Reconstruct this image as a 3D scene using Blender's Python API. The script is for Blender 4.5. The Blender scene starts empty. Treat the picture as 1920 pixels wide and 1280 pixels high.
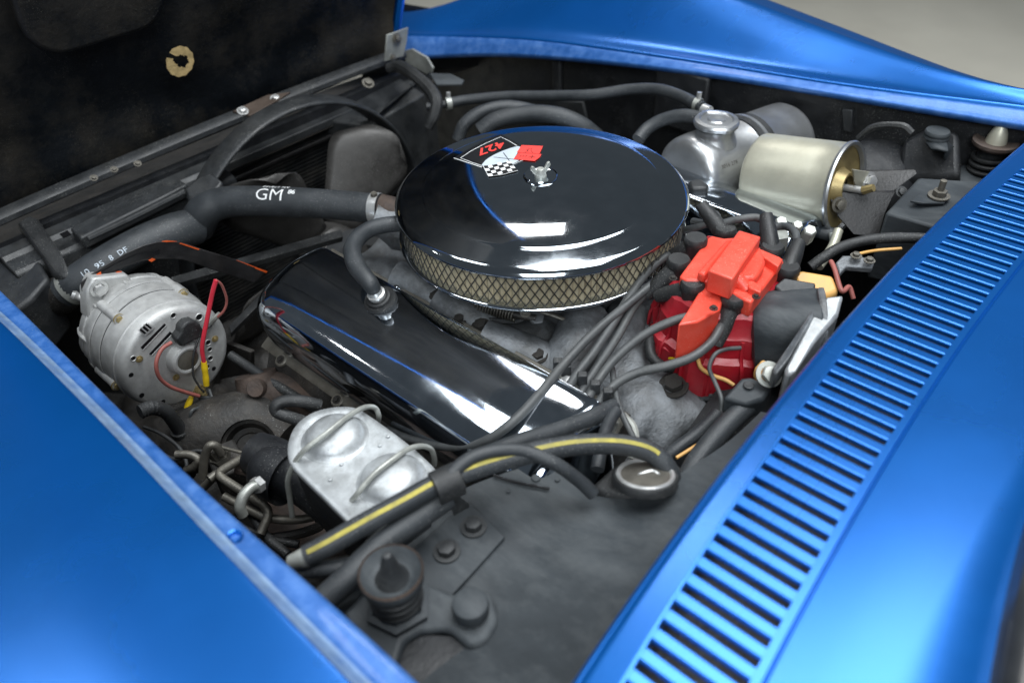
import bpy, bmesh, math, random
from mathutils import Vector as V, Matrix
from math import sin, cos, pi, radians, sqrt, atan2
random.seed(4)
S = bpy.context.scene
C = S.collection
# ------------------------------------------------------------------ camera
F_PX = 1500.0
H, PT, RL = radians(46), radians(40), radians(-3)
FW = V((sin(H)*cos(PT), cos(H)*cos(PT), -sin(PT)))
_rt = V((cos(H), -sin(H), 0)); _up = _rt.cross(FW)
RT = _rt*cos(RL) + _up*sin(RL); UP = -_rt*sin(RL) + _up*cos(RL)
def ray(x, y): return FW + RT*((x-960)/F_PX) + UP*((640-y)/F_PX)
EYE = V((0, 0, .86)) - ray(1014, 346)*(.356*F_PX/554)
def U(x, y, z): d = ray(x, y); return EYE + d*((z-EYE.z)/d.z)          # photo point -> the level z (metres)
def UX(x, y, X): d = ray(x, y); return EYE + d*((X-EYE.x)/d.x)
def UY(x, y, Y): d = ray(x, y); return EYE + d*((Y-EYE.y)/d.y)
cd = bpy.data.cameras.new('camera'); cam = bpy.data.objects.new('camera', cd); C.objects.link(cam)
cd.sensor_width = 36; cd.lens = 36*F_PX/1920; cd.clip_start = .02; cd.clip_end = 100
cam.matrix_world = Matrix(((RT.x, UP.x, -FW.x, EYE.x), (RT.y, UP.y, -FW.y, EYE.y), (RT.z, UP.z, -FW.z, EYE.z), (0, 0, 0, 1)))
cd.dof.use_dof = True; cd.dof.focus_distance = .93; cd.dof.aperture_fstop = 3.6
S.camera = cam
# ------------------------------------------------------------------ light (overhead workshop lamps plus added fill lamps)
w = bpy.data.worlds.new('World'); S.world = w; w.use_nodes = True
w.node_tree.nodes['Background'].inputs[0].default_value = (.75, .88, 1, 1)
w.node_tree.nodes['Background'].inputs[1].default_value = .085
def lamp(name, loc, aim, sx, sy, watts, col=(1, 1, 1)):
    l = bpy.data.lights.new(name, 'AREA'); l.shape = 'RECTANGLE'; l.size = sx; l.size_y = sy; l.energy = watts; l.color = col
    o = bpy.data.objects.new(name, l); C.objects.link(o); o.location = loc
    o.rotation_euler = (V(aim)-V(loc)).to_track_quat('-Z', 'Y').to_euler(); return o
lamp('ceiling_or_fill_lamp', (.42, -.45, 3.3), (.1, -.15, .8), 2.3, 1.6, 112, (.93, .97, 1))
lamp('ceiling_or_fill_lamp', (-.95, 1.15, 3.3), (-.6, -.2, .86), .9, .9, 21, (.93, .98, 1))  # added lamp, brightens the lower end of the left fender
lamp('ceiling_or_fill_lamp', (1.72, 1.66, 3.46), (.0, 0, .8), .72, .48, 14, (1, .98, .95))
lamp('ceiling_or_fill_lamp', (-1.7, -1.5, 2.6), (-.2, 0, .8), 1.3, 1.0, 46, (.90, .96, 1))  # added fill from the camera side, lights the near faces
lamp('ceiling_or_fill_lamp', (-1.8, 2.0, 2.4), (-.3, 0, .8), .10, .10, 1.0, (1, .98, .95))
S.view_settings.view_transform = 'Standard'; S.view_settings.look = 'None'
S.view_settings.exposure = 0; S.view_settings.gamma = 1
S.cycles.max_bounces = 8
# ------------------------------------------------------------------ materials
def pbr(name, col, rough=.5, metal=0., coat=0., var=.3, scale=40, dust=0., dustcol=(.16, .15, .13), dscale=18, speck=0., speckcol=(.4, .4, .38), bump=.15, bscale=300, rvar=.2, spec=.5, crough=.04, stretch=None):
    m = bpy.data.materials.new(name); m.use_nodes = True
    N, L = m.node_tree.nodes, m.node_tree.links; b = N['Principled BSDF']
    tc = N.new('ShaderNodeTexCoord'); src = tc.outputs['Object']
    if stretch:
        mp = N.new('ShaderNodeMapping'); mp.inputs['Scale'].default_value = stretch; L.new(src, mp.inputs['Vector']); src = mp.outputs[0]
    def noise(sc, det=4, ro=.6):
        n = N.new('ShaderNodeTexNoise'); n.inputs['Scale'].default_value = sc; n.inputs['Detail'].default_value = det; n.inputs['Roughness'].default_value = ro
        L.new(src, n.inputs['Vector']); return n
    def mrange(src, a, bb, c, d):
        r = N.new('ShaderNodeMapRange'); r.inputs[1].default_value = a; r.inputs[2].default_value = bb; r.inputs[3].default_value = c; r.inputs[4].default_value = d
        L.new(src, r.inputs[0]); return r.outputs[0]
    def mix(fac, a, bcol):
        x = N.new('ShaderNodeMix'); x.data_type = 'RGBA'; L.new(fac, x.inputs[0]); L.new(a, x.inputs[6]); x.inputs[7].default_value = (*bcol, 1); return x.outputs[2]
    n1 = noise(scale)
    hsv = N.new('ShaderNodeHueSaturation'); hsv.inputs['Color'].default_value = (*col, 1)
    L.new(mrange(n1.outputs[0], .3, .7, 1-var, 1+var), hsv.inputs['Value'])
    c = hsv.outputs[0]
    if dust:
        n2 = noise(dscale, 6, .7); c = mix(mrange(n2.outputs[0], .45, .72, 0, dust), c, dustcol)
    if speck:
        n3 = noise(900, 1, .5); f = mrange(n3.outputs[0], .70-.06*speck, .74, 0, 1)
        n4 = noise(14, 3); mu = N.new('ShaderNodeMath'); mu.operation = 'MULTIPLY'; L.new(f, mu.inputs[0]); L.new(mrange(n4.outputs[0], .42, .65, 0, 1), mu.inputs[1])
        c = mix(mu.outputs[0], c, speckcol)
    L.new(c, b.inputs['Base Color'])
    L.new(mrange(n1.outputs[0], .3, .7, max(.02, rough-rvar*rough), min(1, rough+rvar*rough)), b.inputs['Roughness'])
    b.inputs['Metallic'].default_value = metal; b.inputs['Coat Weight'].default_value = coat; b.inputs['Coat Roughness'].default_value = crough
    b.inputs['Specular IOR Level'].default_value = spec
    if bump:
        bn = noise(bscale, 3); bp = N.new('ShaderNodeBump'); bp.inputs['Strength'].default_value = bump; bp.inputs['Distance'].default_value = .002
        L.new(bn.outputs[0], bp.inputs['Height']); L.new(bp.outputs[0], b.inputs['Normal'])
    return m
BLUE = pbr('blue_metallic_paint', (.0002, .118, .46), .28, .68, .5, var=.05, scale=6, bump=.02, bscale=2500, rvar=.1, crough=.24)
BLUEWORN = pbr('worn_blue_paint', (.03, .13, .42), .45, .3, .2, var=.15, scale=60, dust=.4, dustcol=(.14, .26, .48), dscale=60, speck=.3, speckcol=(.3, .4, .5), bump=.12, bscale=400)
EDGEHIGHLIGHT = pbr('painted_edge_highlight', (.22, .33, .50), .4, .3, .2, var=.2, scale=60, dust=.6, dustcol=(.05, .16, .45), dscale=35, bump=.08)  # pale tone paints the highlight along the rolled flange edge
BLACKP = pbr('black_plastic', (.021, .023, .025), .5, dust=.35, dustcol=(.07, .068, .062), speck=.5)
HOODIN = pbr('hood_underside_black', (.0022, .0032, .0045), .5, var=.5, scale=9, dust=.9, dustcol=(.036, .031, .024), dscale=5, speck=.6, speckcol=(.09, .085, .07), bump=.5, bscale=130, spec=.22)
BAY = pbr('bay_black_paint', (.008, .009, .011), .55, dust=.3, dustcol=(.035, .034, .032), speck=.3, bump=.3, bscale=120)
SHELF = pbr('dusty_black_panel', (.034, .040, .045), .6, var=.3, scale=14, dust=.75, dustcol=(.10, .108, .112), dscale=16, spec=.35, bump=.25, bscale=220, stretch=(1, .35, 1))
RUBBER = pbr('black_rubber', (.017, .018, .019), .55, dust=.3, dustcol=(.06, .06, .058), speck=.3, bump=.25, bscale=500)
HOSE = pbr('hose_rubber', (.030, .034, .038), .48, var=.2, dust=.3, dustcol=(.06, .062, .064), speck=.15, bump=.3, bscale=700)
WIRE = pbr('dark_grey_wire_sleeve', (.058, .062, .064), .5, var=.25, scale=60, dust=.35, dustcol=(.12, .12, .115), bump=.15)
CHROME = pbr('chrome', (.62, .66, .70), .045, 1, var=.03, bump=0, speck=.25, rvar=.4)
COVERCHROME = pbr('dusty_chrome_cover', (.55, .60, .66), .07, 1, var=.06, scale=20, dust=.22, dustcol=(.13, .15, .17), dscale=16, bump=.03, bscale=40, speck=.9, speckcol=(.35, .37, .38), rvar=.5)
LIDCHROME = pbr('black_chrome_lid', (.50, .54, .58), .06, 1, var=.05, scale=30, bump=0, speck=.35, speckcol=(.5, .5, .5), rvar=.5)
ALU = pbr('cast_aluminium', (.46, .46, .45), .5, .45, var=.10, scale=90, dust=.3, dustcol=(.22, .215, .20), dscale=40, speck=.6, speckcol=(.1, .1, .1), bump=.2, bscale=900)
ALUDIRTY = pbr('grimy_aluminium', (.17, .18, .19), .55, .45, var=.5, scale=35, dust=.65, dustcol=(.075, .07, .062), dscale=22, speck=.6, speckcol=(.03, .03, .03), bump=.5, bscale=260)
BRIGHTALU = pbr('bright_aluminium', (.46, .47, .48), .36, .85, var=.12, scale=14, dust=.25, dustcol=(.3, .29, .27), bump=.06, bscale=150)
WHITEALU = pbr('oxidised_zinc_lid', (.47, .49, .50), .42, .55, var=.2, scale=55, dust=.6, dustcol=(.24, .245, .24), dscale=45, speck=.9, speckcol=(.10, .10, .10), bump=.14, bscale=700)
ZINC = pbr('yellow_zinc', (.50, .485, .39), .45, .5, var=.15, scale=12, dust=.35, dustcol=(.30, .28, .19), dscale=10, bump=.08, bscale=160)
GOLD = pbr('gold_passivated', (.36, .28, .13), .45, .6, var=.25, bump=.1)
STEEL = pbr('bright_steel', (.58, .58, .57), .33, .65, var=.2, bump=.1)
OLDSTEEL = pbr('old_steel_line', (.15, .14, .12), .5, .6, var=.3, dust=.4, dustcol=(.1, .085, .06), bump=.3)
RUSTY = pbr('rusty_iron', (.06, .045, .038), .75, .2, var=.5, scale=45, dust=.6, dustcol=(.10, .06, .04), dscale=30, bump=.6, bscale=200)
GRIME = pbr('grimy_iron', (.028, .026, .024), .65, .1, var=.5, scale=25, dust=.55, dustcol=(.075, .06, .045), dscale=18, speck=.4, bump=.6, bscale=150)
REDCAP = pbr('red_distributor_plastic', (.72, .062, .035), .4, var=.08, dust=.18, dustcol=(.75, .3, .22), speck=.3, speckcol=(.8, .5, .4), bump=.08)
REDLOW = pbr('deep_red_plastic', (.36, .012, .022), .35, var=.15, dust=.25, dustcol=(.35, .1, .1), bump=.06)
REDWIRE = pbr('red_wire', (.55, .03, .05), .4, var=.1, bump=.05)
FADEDRED = pbr('faded_red_wire', (.28, .085, .07), .55, var=.2, bump=.1)
YELLOW = pbr('yellow_plastic', (.62, .42, .01), .4, var=.15, bump=.05)
YSTRIPE = pbr('yellow_hose_stripe', (.40, .34, .06), .65, var=.35, scale=90, dust=.75, dustcol=(.2, .18, .06), bump=.1)
ORANGEPL = pbr('aged_orange_connector', (.62, .34, .10), .5, var=.2, dust=.3, dustcol=(.4, .28, .15), bump=.1)
ORANGEPAINT = pbr('orange_engine_paint', (.55, .08, .012), .5, var=.3, bump=.2)
BRACKET = pbr('black_painted_bracket', (.012, .0115, .012), .42, var=.4, dust=.25, dustcol=(.035, .028, .024), bump=.2)
PAPER = pbr('filter_paper', (.50, .44, .31), .8, var=.2, scale=25, dust=.5, dustcol=(.40, .32, .19), dscale=14, bump=.2)
SCREEN = pbr('filter_screen_wire', (.10, .098, .09), .4, .8, var=.3, bump=0)
WHITEPRINT = pbr('white_print', (.75, .76, .76), .6, var=.06, bump=0)
SILVERPRINT = pbr('silver_print', (.50, .56, .62), .45, .1, var=.04, bump=0)
REDPRINT = pbr('red_print', (.78, .05, .04), .5, var=.03, bump=0)
BLACKPRINT = pbr('black_print', (.006, .006, .007), .35, var=.03, bump=0)
FIN = pbr('radiator_fin_black', (.014, .015, .016), .5, .3, dust=.3, bump=0)
FANBLADE = pbr('dusty_fan_blade', (.055, .052, .049), .5, .35, var=.2, dust=.5, dustcol=(.06, .058, .054), speck=.6, bump=.15)
TAN = pbr('tan_glue_residue', (.50, .36, .16), .75, var=.3, scale=90, bump=.3)
BROWNSTEEL = pbr('brown_primer_plate', (.10, .075, .06), .5, .3, var=.3, bump=.15)
FLOORM = pbr('pale_painted_floor', (.78, .74, .63), .55, var=.06, scale=1.2, dust=.15, dustcol=(.36, .33, .27), dscale=1.5, bump=.05)
GLASSDARK = pbr('dark_windshield_trim', (.02, .022, .024), .35, 0, .2, var=.15, dust=.12, dustcol=(.05, .05, .05), bump=.05)
GALV = pbr('zinc_hinge_plate', (.38, .39, .36), .45, .5, var=.25, dust=.3, bump=.1)
# ------------------------------------------------------------------ mesh helpers
def crom(pts, res=6, closed=False):
    n = len(pts); out = []
    for i in range(n if closed else n-1):
        p0, p1, p2, p3 = (pts[(i-1) % n] if closed or i else pts[0]*2-pts[1]), pts[i], pts[(i+1) % n], (pts[(i+2) % n] if closed or i+2 < n else pts[-1]*2-pts[-2])
        for k in range(res):
            t = k/res; out.append(.5*((2*p1)+(p2-p0)*t+(2*p0-5*p1+4*p2-p3)*t*t+(3*p1-p0-3*p2+p3)*t**3))
    if not closed: out.append(pts[-1])
    return out
class M:
    def __init__(s): s.v, s.f = [], []
    def add(s, vs, fs):
        o = len(s.v); s.v += [V(p) for p in vs]; s.f += [[i+o for i in f] for f in fs]; return s
    def rings(s, rs, cap=True, closed=False, loop=False):
        n = len(rs[0]); o = len(s.v)
        for r in rs: s.v += [V(p) for p in r]
        m = len(rs)
        for i in range(m if loop else m-1):
            a, b = o+i*n, o+((i+1) % m)*n
            for j in range(n if closed else n-1):
                k = (j+1) % n; s.f.append([a+j, a+k, b+k, b+j])
        if cap and closed and not loop: s.f.append([o+j for j in range(n)][::-1]); s.f.append([o+(m-1)*n+j for j in range(n)])
        return s
    def tube(s, pts, r, n=10, res=6, cap=True, straight=False, closed=False, corr=None):
        pts = [V(p) for p in pts]; rl = r if isinstance(r, (list, tuple)) else None
        P = pts if straight else crom(pts, res, closed)
        T0 = None; rs = []
        for i, p in enumerate(P):
            a = P[i-1] if i or closed else P[0]; b = P[(i+1) % len(P)] if i+1 < len(P) or closed else P[-1]
            t = (b-a).normalized()
            if T0 is None:
                nrm = t.orthogonal().normalized()
                if abs(t.z) < .9: nrm = (V((0, 0, 1))-t*t.z).normalized()
            else: nrm = (nrm-t*nrm.dot(t)).normalized()
            T0 = t; bn = t.cross(nrm)
            if rl:
                u = i/(len(P)-1)*(len(rl)-1); k = min(int(u), len(rl)-2); rr = rl[k]+(rl[k+1]-rl[k])*(u-k)
            else: rr = r
            if corr: rr *= 1+corr[0]*(1 if (i//corr[1]) % 2 else -1)
            rs.append([p+(nrm*cos(2*pi*j/n)+bn*sin(2*pi*j/n))*rr for j in range(n)])
        return s.rings(rs, cap and not closed, True, closed)
    def lathe(s, prof, o=(0, 0, 0), axis=(0, 0, 1), n=32, a0=0, a1=2*pi, ref=None, wob=None):
        o, ax = V(o), V(axis).normalized(); e1 = (V(ref)-ax*V(ref).dot(ax)).normalized() if ref else ax.orthogonal().normalized(); e2 = ax.cross(e1)
        full = abs(a1-a0-2*pi) < 1e-6; m = n if full else n+1; rs = []
        for r, h in prof:
            rs.append([o+ax*h+(e1*cos(a0+(a1-a0)*j/n)+e2*sin(a0+(a1-a0)*j/n))*(r*(wob(a0+(a1-a0)*j/n) if wob else 1)) for j in range(m)])
        return s.rings(rs, False, full)
    def box(s, c, size, R=None):
        c = V(c); X, Y, Z = (R if R else (V((1, 0, 0)), V((0, 1, 0)), V((0, 0, 1))))
        a, b, d = size[0]/2, size[1]/2, size[2]/2
        vs = [c+X*(a*i)+Y*(b*j)+Z*(d*k) for k in (-1, 1) for j in (-1, 1) for i in (-1, 1)]
        return s.add(vs, [(0, 2, 3, 1), (4, 5, 7, 6), (0, 1, 5, 4), (2, 6, 7, 3), (0, 4, 6, 2), (1, 3, 7, 5)])
    def prism(s, poly, ext):
        poly = [V(p) for p in poly]; ext = V(ext); n = len(poly)
        nv = sum(((poly[i]).cross(poly[(i+1) % n]) for i in range(n)), V())
        if nv.dot(ext) < 0: poly = poly[::-1]
        vs = poly+[p+ext for p in poly]
        return s.add(vs, [list(range(n))[::-1], list(range(n, 2*n))]+[(i, (i+1) % n, n+(i+1) % n, n+i) for i in range(n)])
    def grid(s, fn, nu, nv):
        return s.rings([[fn(i/nu, j/nv) for j in range(nv+1)] for i in range(nu+1)], False, False)
    def ball(s, c, r, n=16, sc=(1, 1, 1)):
        c = V(c); k = n//2
        return s.rings([[c+V((sc[0]*r*sin(pi*i/k)*cos(2*pi*j/n), sc[1]*r*sin(pi*i/k)*sin(2*pi*j/n), sc[2]*r*cos(pi*i/k))) for j in range(n)] for i in range(k+1)], False, True)
def rootloc(o):
    while o.parent: o = o.parent
    return V(o.location)
def T(name, label, cat, loc, group=None):
    o = bpy.data.objects.new(name, None); C.objects.link(o); o.location = loc; o.empty_display_size = .02
    o['label'] = label; o['category'] = cat
    if group: o['group'] = group
    return o
def part(name, m, mat, parent=None, bev=0, sub=0, ang=35, label=None, cat=None, group=None, kind=None, solid=0, seg=2):
    org = rootloc(parent) if parent else (sum(m.v, V())/len(m.v))
    me = bpy.data.meshes.new(name); me.from_pydata([p-org for p in m.v], [], m.f); me.validate()
    bm = bmesh.new(); bm.from_mesh(me); bmesh.ops.remove_doubles(bm, verts=bm.verts, dist=1e-6); bmesh.ops.recalc_face_normals(bm, faces=bm.faces); bm.to_mesh(me); bm.free()
    me.shade_smooth(); me.set_sharp_from_angle(angle=radians(ang)); me.materials.append(mat)
    o = bpy.data.objects.new(name, me); C.objects.link(o)
    if parent: o.parent = parent
    else: o.location = org
    if solid: s = o.modifiers.new('s', 'SOLIDIFY'); s.thickness = solid; s.offset = 0
    if bev: b = o.modifiers.new('b', 'BEVEL'); b.width = bev; b.segments = seg; b.limit_method = 'ANGLE'; b.angle_limit = radians(40); b.harden_normals = False
    if sub: u = o.modifiers.new('u', 'SUBSURF'); u.levels = sub; u.render_levels = sub
    for k, x in (('label', label), ('category', cat), ('group', group), ('kind', kind)):
        if x: o[k] = x
    return o
# bolts: one shared mesh, axis +z, unit size
def _hex():
    m = M(); m.lathe([(1.55, 0), (1.55, .22), (1.0, .24)], n=20)
    h = [V((1.0*cos(pi/3*i), 1.0*sin(pi/3*i), .22)) for i in range(6)]; m.prism(h, (0, 0, .75)); m.lathe([(0, 1.02), (.7, 1.02), (.86, .95)], n=16); return m
_bm = {}
def bolt(parent, pos, axis, r, mat, name='bolt'):
    if mat.name not in _bm:
        me = bpy.data.meshes.new('bolt'); h = _hex(); me.from_pydata(h.v, [], h.f); me.shade_smooth(); me.set_sharp_from_angle(angle=radians(30)); me.materials.append(mat); _bm[mat.name] = me
    o = bpy.data.objects.new(name, _bm[mat.name]); C.objects.link(o); o.parent = parent; o.location = V(pos)-rootloc(parent)
    o.rotation_euler = V(axis).to_track_quat('Z', 'Y').to_euler(); o.scale = (r, r, r); return o
def text(body, size, fn, mat, parent, name='lettering', spacing=1., font_bold=0):
    cu = bpy.data.curves.new(name, 'FONT'); cu.body = body; cu.size = size; cu.space_character = spacing; cu.resolution_u = 3; cu.offset = font_bold
    o = bpy.data.objects.new('t', cu); C.objects.link(o); dg = bpy.context.evaluated_depsgraph_get(); me = bpy.data.meshes.new_from_object(o.evaluated_get(dg)); bpy.data.objects.remove(o)
    bm = bmesh.new(); bm.from_mesh(me); bmesh.ops.triangulate(bm, faces=bm.faces)
    ys_ = [v.co.y for v in bm.verts]; xs_ = [v.co.x for v in bm.verts]
    for k in range(1, 8): bmesh.ops.bisect_plane(bm, geom=bm.verts[:]+bm.edges[:]+bm.faces[:], plane_co=(0, min(ys_)+(max(ys_)-min(ys_))*k/8, 0), plane_no=(0, 1, 0))
    for k in range(1, 12): bmesh.ops.bisect_plane(bm, geom=bm.verts[:]+bm.edges[:]+bm.faces[:], plane_co=(min(xs_)+(max(xs_)-min(xs_))*k/12, 0, 0), plane_no=(1, 0, 0))
    org = rootloc(parent)
    for v in bm.verts: v.co = fn(v.co.x, v.co.y)-org
    bm.to_mesh(me); bm.free(); me.materials.clear(); me.materials.append(mat); me.name = name
    p = bpy.data.objects.new(name, me); C.objects.link(p); p.parent = parent; return p
def hose(name, label, cat, pts, r, mat, n=12, res=8, group=None, ends=None, parent=None, corr=None):
    m = M().tube([U(*p) for p in pts], r, n, res, corr=corr)
    return part(name, m, mat, parent, label=label, cat=cat, group=group, ang=60)
X_, Y_, Z_ = V((1, 0, 0)), V((0, 1, 0)), V((0, 0, 1))
def frame(t, up=Z_):
    t = V(t).normalized(); s = t.cross(up).normalized(); return t, s, s.cross(t)
# ================================================================== SETTING
def struct(name, m, mat, **k): return part(name, m, mat, None, kind='structure', **k)
struct('floor', M().grid(lambda u, v: V((-6+14*u, -6+14*v, 0)), 4, 4), FLOORM)
# inner walls of the engine bay
bay = T('engine_bay', 'black painted engine bay walls and tray around the engine', 'engine bay', (0, 0, .3))
def wallgrid(fn, nu=30, nv=12): return M().grid(fn, nu, nv)
part('right_inner_wall', wallgrid(lambda u, v: V((.46+.055*u**.6*1.0+.012*sin(7*u)*v - (.03 if v > .5 else 0)*0, .95-1.42*u, .15+(.70-.05*(1-u))*v))), BAY, bay)
part('left_inner_wall', wallgrid(lambda u, v: V((-.56, .95-1.42*u, .15+.68*v))), BAY, bay)
part('firewall', wallgrid(lambda u, v: V((-.6+1.2*u, -.425-.004*sin(9*u), .15+.66*v))), BAY, bay)
def dirt(u, v):
    x, y = -.58+1.14*u, -.43+1.1*v
    return V((x, y, .44+.03*sin(31*x+2*sin(17*y))*sin(27*y)+.02*sin(63*x+1)*sin(71*y)))
part('lower_tray', M().grid(dirt, 70, 70), GRIME, bay, ang=80)
# a ledge along the right wall
part('wall_rib', M().box((.475, .10, .775), (.012, .10, .10)), BAY, bay, bev=.004)
part('wall_rib', M().box((.468, .36, .70), (.012, .02, .2)), BAY, bay, bev=.004)

# ------------------------------------------------------------------ interpolation of measured rails
def rail(pts):
    pts = sorted(pts, key=lambda p: p.y)
    def f(y):
        if y <= pts[0].y: a, b = pts[0], pts[1]
        elif y >= pts[-1].y: a, b = pts[-2], pts[-1]
        else:
            for a, b in zip(pts, pts[1:]):
                if a.y <= y <= b.y: break
        t = (y-a.y)/(b.y-a.y); return V((a.x+(b.x-a.x)*t, y, a.z+(b.z-a.z)*t))
    def g(y, h=.09):
        return (f(y-h)+f(y-h/2)*2+f(y)*2+f(y+h/2)*2+f(y+h))/8
    return g
lo = rail([UX(800, 105, .40), UX(900, 100, .42), UX(1000, 103, .44), UX(1200, 122, .46), UX(1400, 150, .475), UX(1650, 193, .49), UX(1920, 238, .50)])
hi = rail([UX(770, 64, .415), UX(880, 66, .437), UX(1000, 70, .457), UX(1300, 112, .487), UX(1600, 160, .505), UX(1920, 200, .520)])
cr = rail([V((.50, .95, .76)), UX(800, 30, .48), V((.60, .5, .90)), V((.635, .3, .935)), UX(1410, 0, .63), UX(1560, 55, .62), UX(1700, 112, .60), UX(1800, 148, .575), UX(1880, 176, .55), V((.56, -.6, .90))])
rf = T('right_fender', 'far blue metallic fender with a folded lip along the hood opening', 'fender', (.55, .1, .7))
def rsec(y):
    a, b, c = lo(y), hi(y), cr(y); d = V((0, 0, 1))
    if c.x < b.x+.02: c.x = b.x+.02
    m1 = b.lerp(c, .22)-d*(.010*min(1, abs(c.z-b.z)/.05)); m2 = b.lerp(c, .55)+d*.004; m3 = b.lerp(c, .82)+d*.010
    o1 = c+V((.05, 0, -.012)); o2 = c+V((.11, 0, -.06)); o3 = c+V((.16, 0, -.2)); o4 = c+V((.17, 0, -.5))
    return crom([b+V((-.001, 0, -.004)), b+V((.003, 0, 0)), m1, m2, m3, c, o1, o2, o3, o4], 4)
ys = [1.0-1.6*i/60 for i in range(61)]
part('outer_skin', M().rings([rsec(y) for y in ys], False), BLUE, rf, ang=70)
def lipsec(y):
    a, b = lo(y), hi(y)
    return [a+V((.02, 0, -.010)), a+V((.004, 0, -.007)), a, a+V((.0015, 0, .003)), a.lerp(b, .5)-Z_*.002, b-V((.006, 0, .005)), b-V((.001, 0, .004))]
part('lip_flange', M().rings([lipsec(y) for y in ys], False), BLUEWORN, rf, ang=70)
# hanging clip under the right lip
cl = T('lip_clip', 'small dark grey clip hanging below the far fender lip', 'clip', U(1590, 215, .80))
p0 = UX(1585, 205, .49)
part('clip_plate', M().prism([UX(1578, 205, .49), UX(1598, 207, .49), UX(1596, 250, .49), UX(1580, 246, .49)], (.008, 0, 0)), BLACKP, cl, bev=.0015)
part('clip_tab', M().prism([UX(1590, 180, .50), UX(1608, 183, .50), UX(1606, 235, .50), UX(1595, 232, .50)], (.004, 0, 0)), BLACKP, cl)

# ------------------------------------------------------------------ left fender
lf = T('left_fender', 'near blue metallic fender with a worn flange and a dimple beside the engine', 'fender', (-.62, 0, .7))
lin = rail([U(-60, 488, .838), U(0, 541, .842), U(150, 692, .852), U(308, 848, .86), U(470, 996, .862), U(640, 1142, .862), U(790, 1280, .862), U(900, 1385, .862)])
lout = rail([U(-60, 545, .842), U(0, 594, .848), U(130, 722, .856), U(257, 850, .866), U(450, 1058, .868), U(638, 1243, .868), U(760, 1370, .868)])
ysl = [.62-1.25*i/70 for i in range(71)]
def lflange(y):
    a, b = lin(y), lout(y)
    return crom([a+V((-.012, 0, -.030)), a+V((-.001, 0, -.012)), a+V((.0, 0, -.003)), a+V((-.0035, 0, 0)), a.lerp(b, .5)-Z_*.0015, b+V((.003, 0, -.001)), b+V((-.001, 0, .004))], 2)
fl = part('hood_flange', M().rings([lflange(y) for y in ysl], False), BLUEWORN, lf, ang=60)
def lskin(y):
    b = lout(y); k = 1
    return crom([b+V((-.001, 0, .004)), b+V((-.004, 0, .0085)), b+V((-.012, 0, .0105)), b+V((-.05, 0, .0145)), b+V((-.11, 0, .0185)), b+V((-.18, 0, .017)), b+V((-.25, 0, -.005)), b+V((-.31, 0, -.08)), b+V((-.33, 0, -.3))], 5)
part('outer_skin', M().rings([lskin(y) for y in ysl], False), BLUE, lf, ang=70)
part('flange_edge', M().rings([crom([lout(y)+V((.0055, 0, -.0004)), lout(y)+V((.002, 0, .0010)), lout(y)+V((-.0015, 0, .0060)), lout(y)+V((-.0045, 0, .0094))], 2) for y in ysl], False), EDGEHIGHLIGHT, lf, ang=60)  # highlight line put into the colour along the step
dp = U(441, 1006, .864)
part('dimple', M().lathe([(.0062, .0012), (.0055, .0022), (.0043, .0016), (.003, -.0012), (0, -.002)], dp, (.1, 0, 1), 20), BLUE, lf)

# ------------------------------------------------------------------ cowl with vent grille
cw = T('cowl_panel', 'blue cowl panel with a long slotted air vent below the windshield', 'cowl panel', (0, -.48, .7))
def Yf(x): return -.3905-.105*(x-.03)**2 - .06*max(0, -x-.3)**2
def Ys(x): return Yf(x)-.0185-.022*abs(x)
def Yr(x): return Ys(x)-.0695+.019*abs(x)
def zc(y): return .872+.05*(-.40-y)*(.35)
xs = [-.78+1.38*i/92 for i in range(93)]
def fband(x):
    f, s_ = Yf(x), Ys(x)
    return [V((x, f-.006, .835)), V((x, f-.001, .859)), V((x, f, .8640)), V((x, f-.0012, .8668)), V((x, f-.0035, .8682)), V((x, f-.0045, .8678)), V((x, f-.0055, .8686)), V((x, f-.010, .8698)), V((x, s_+.0030, .8712)), V((x, s_+.0008, .8718)), V((x, s_, .8714)), V((x, s_-.0005, .866)), V((x, s_-.0005, .858))]
part('front_band', M().rings([fband(x) for x in xs], False), BLUE, cw, ang=50)
def rband(x):
    r = Yr(x); z = zc(r)
    return [V((x, r+.0005, .858)), V((x, r+.0005, z-.003)), V((x, r, z)), V((x, r-.0055, z+.0003)), V((x, r-.0065, z-.0012)), V((x, r-.0078, z-.0010)), V((x, r-.0088, z+.0006)), V((x, r-.03, z+.003)), V((x, -.56, z+.007)), V((x, -.574-.30*x*x, z+.009)), V((x, -.580-.30*x*x, z+.004))]
part('rear_band', M().rings([rband(x) for x in xs], False), BLUE, cw, ang=50)
part('plenum_floor', M().grid(lambda u, v: V((-.78+1.3*u, Yf(-.78+1.3*u)-.006-.13*v, .836-.008*v)), 30, 4), BAY, cw)
NB = 74; PITCH = .01585; x0 = -.72; slat_me = None
def slatm(L):
    m = M(); sec = [(-.0045, -.0045), (-.0051, -.0015), (-.0044, -.0003), (-.0036, 0), (.0036, .0), (.0044, -.0003), (.0051, -.0015), (.0045, -.0045)]
    return m.rings([[V((a, y, b)) for a, b in sec] for y in (0, -.25*L, -.5*L, -.75*L, -L)], True, True)
for i in range(NB):
    x = x0+PITCH*i
    if x > .46: break
    L = Ys(x)-Yr(x)
    if slat_me is None:
        m = slatm(1.); slat_me = bpy.data.meshes.new('slat'); slat_me.from_pydata(m.v, [], m.f); slat_me.shade_smooth(); slat_me.set_sharp_from_angle(angle=radians(10)); slat_me.materials.append(BLUEWORN if 0 else BLUE)
    o = bpy.data.objects.new('slat', slat_me); C.objects.link(o); o.parent = cw
    o.location = V((x, Ys(x)+.0002, .8712))-rootloc(cw); o.scale = (1, L+.0006, 1); o.rotation_euler.x = -.012
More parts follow.
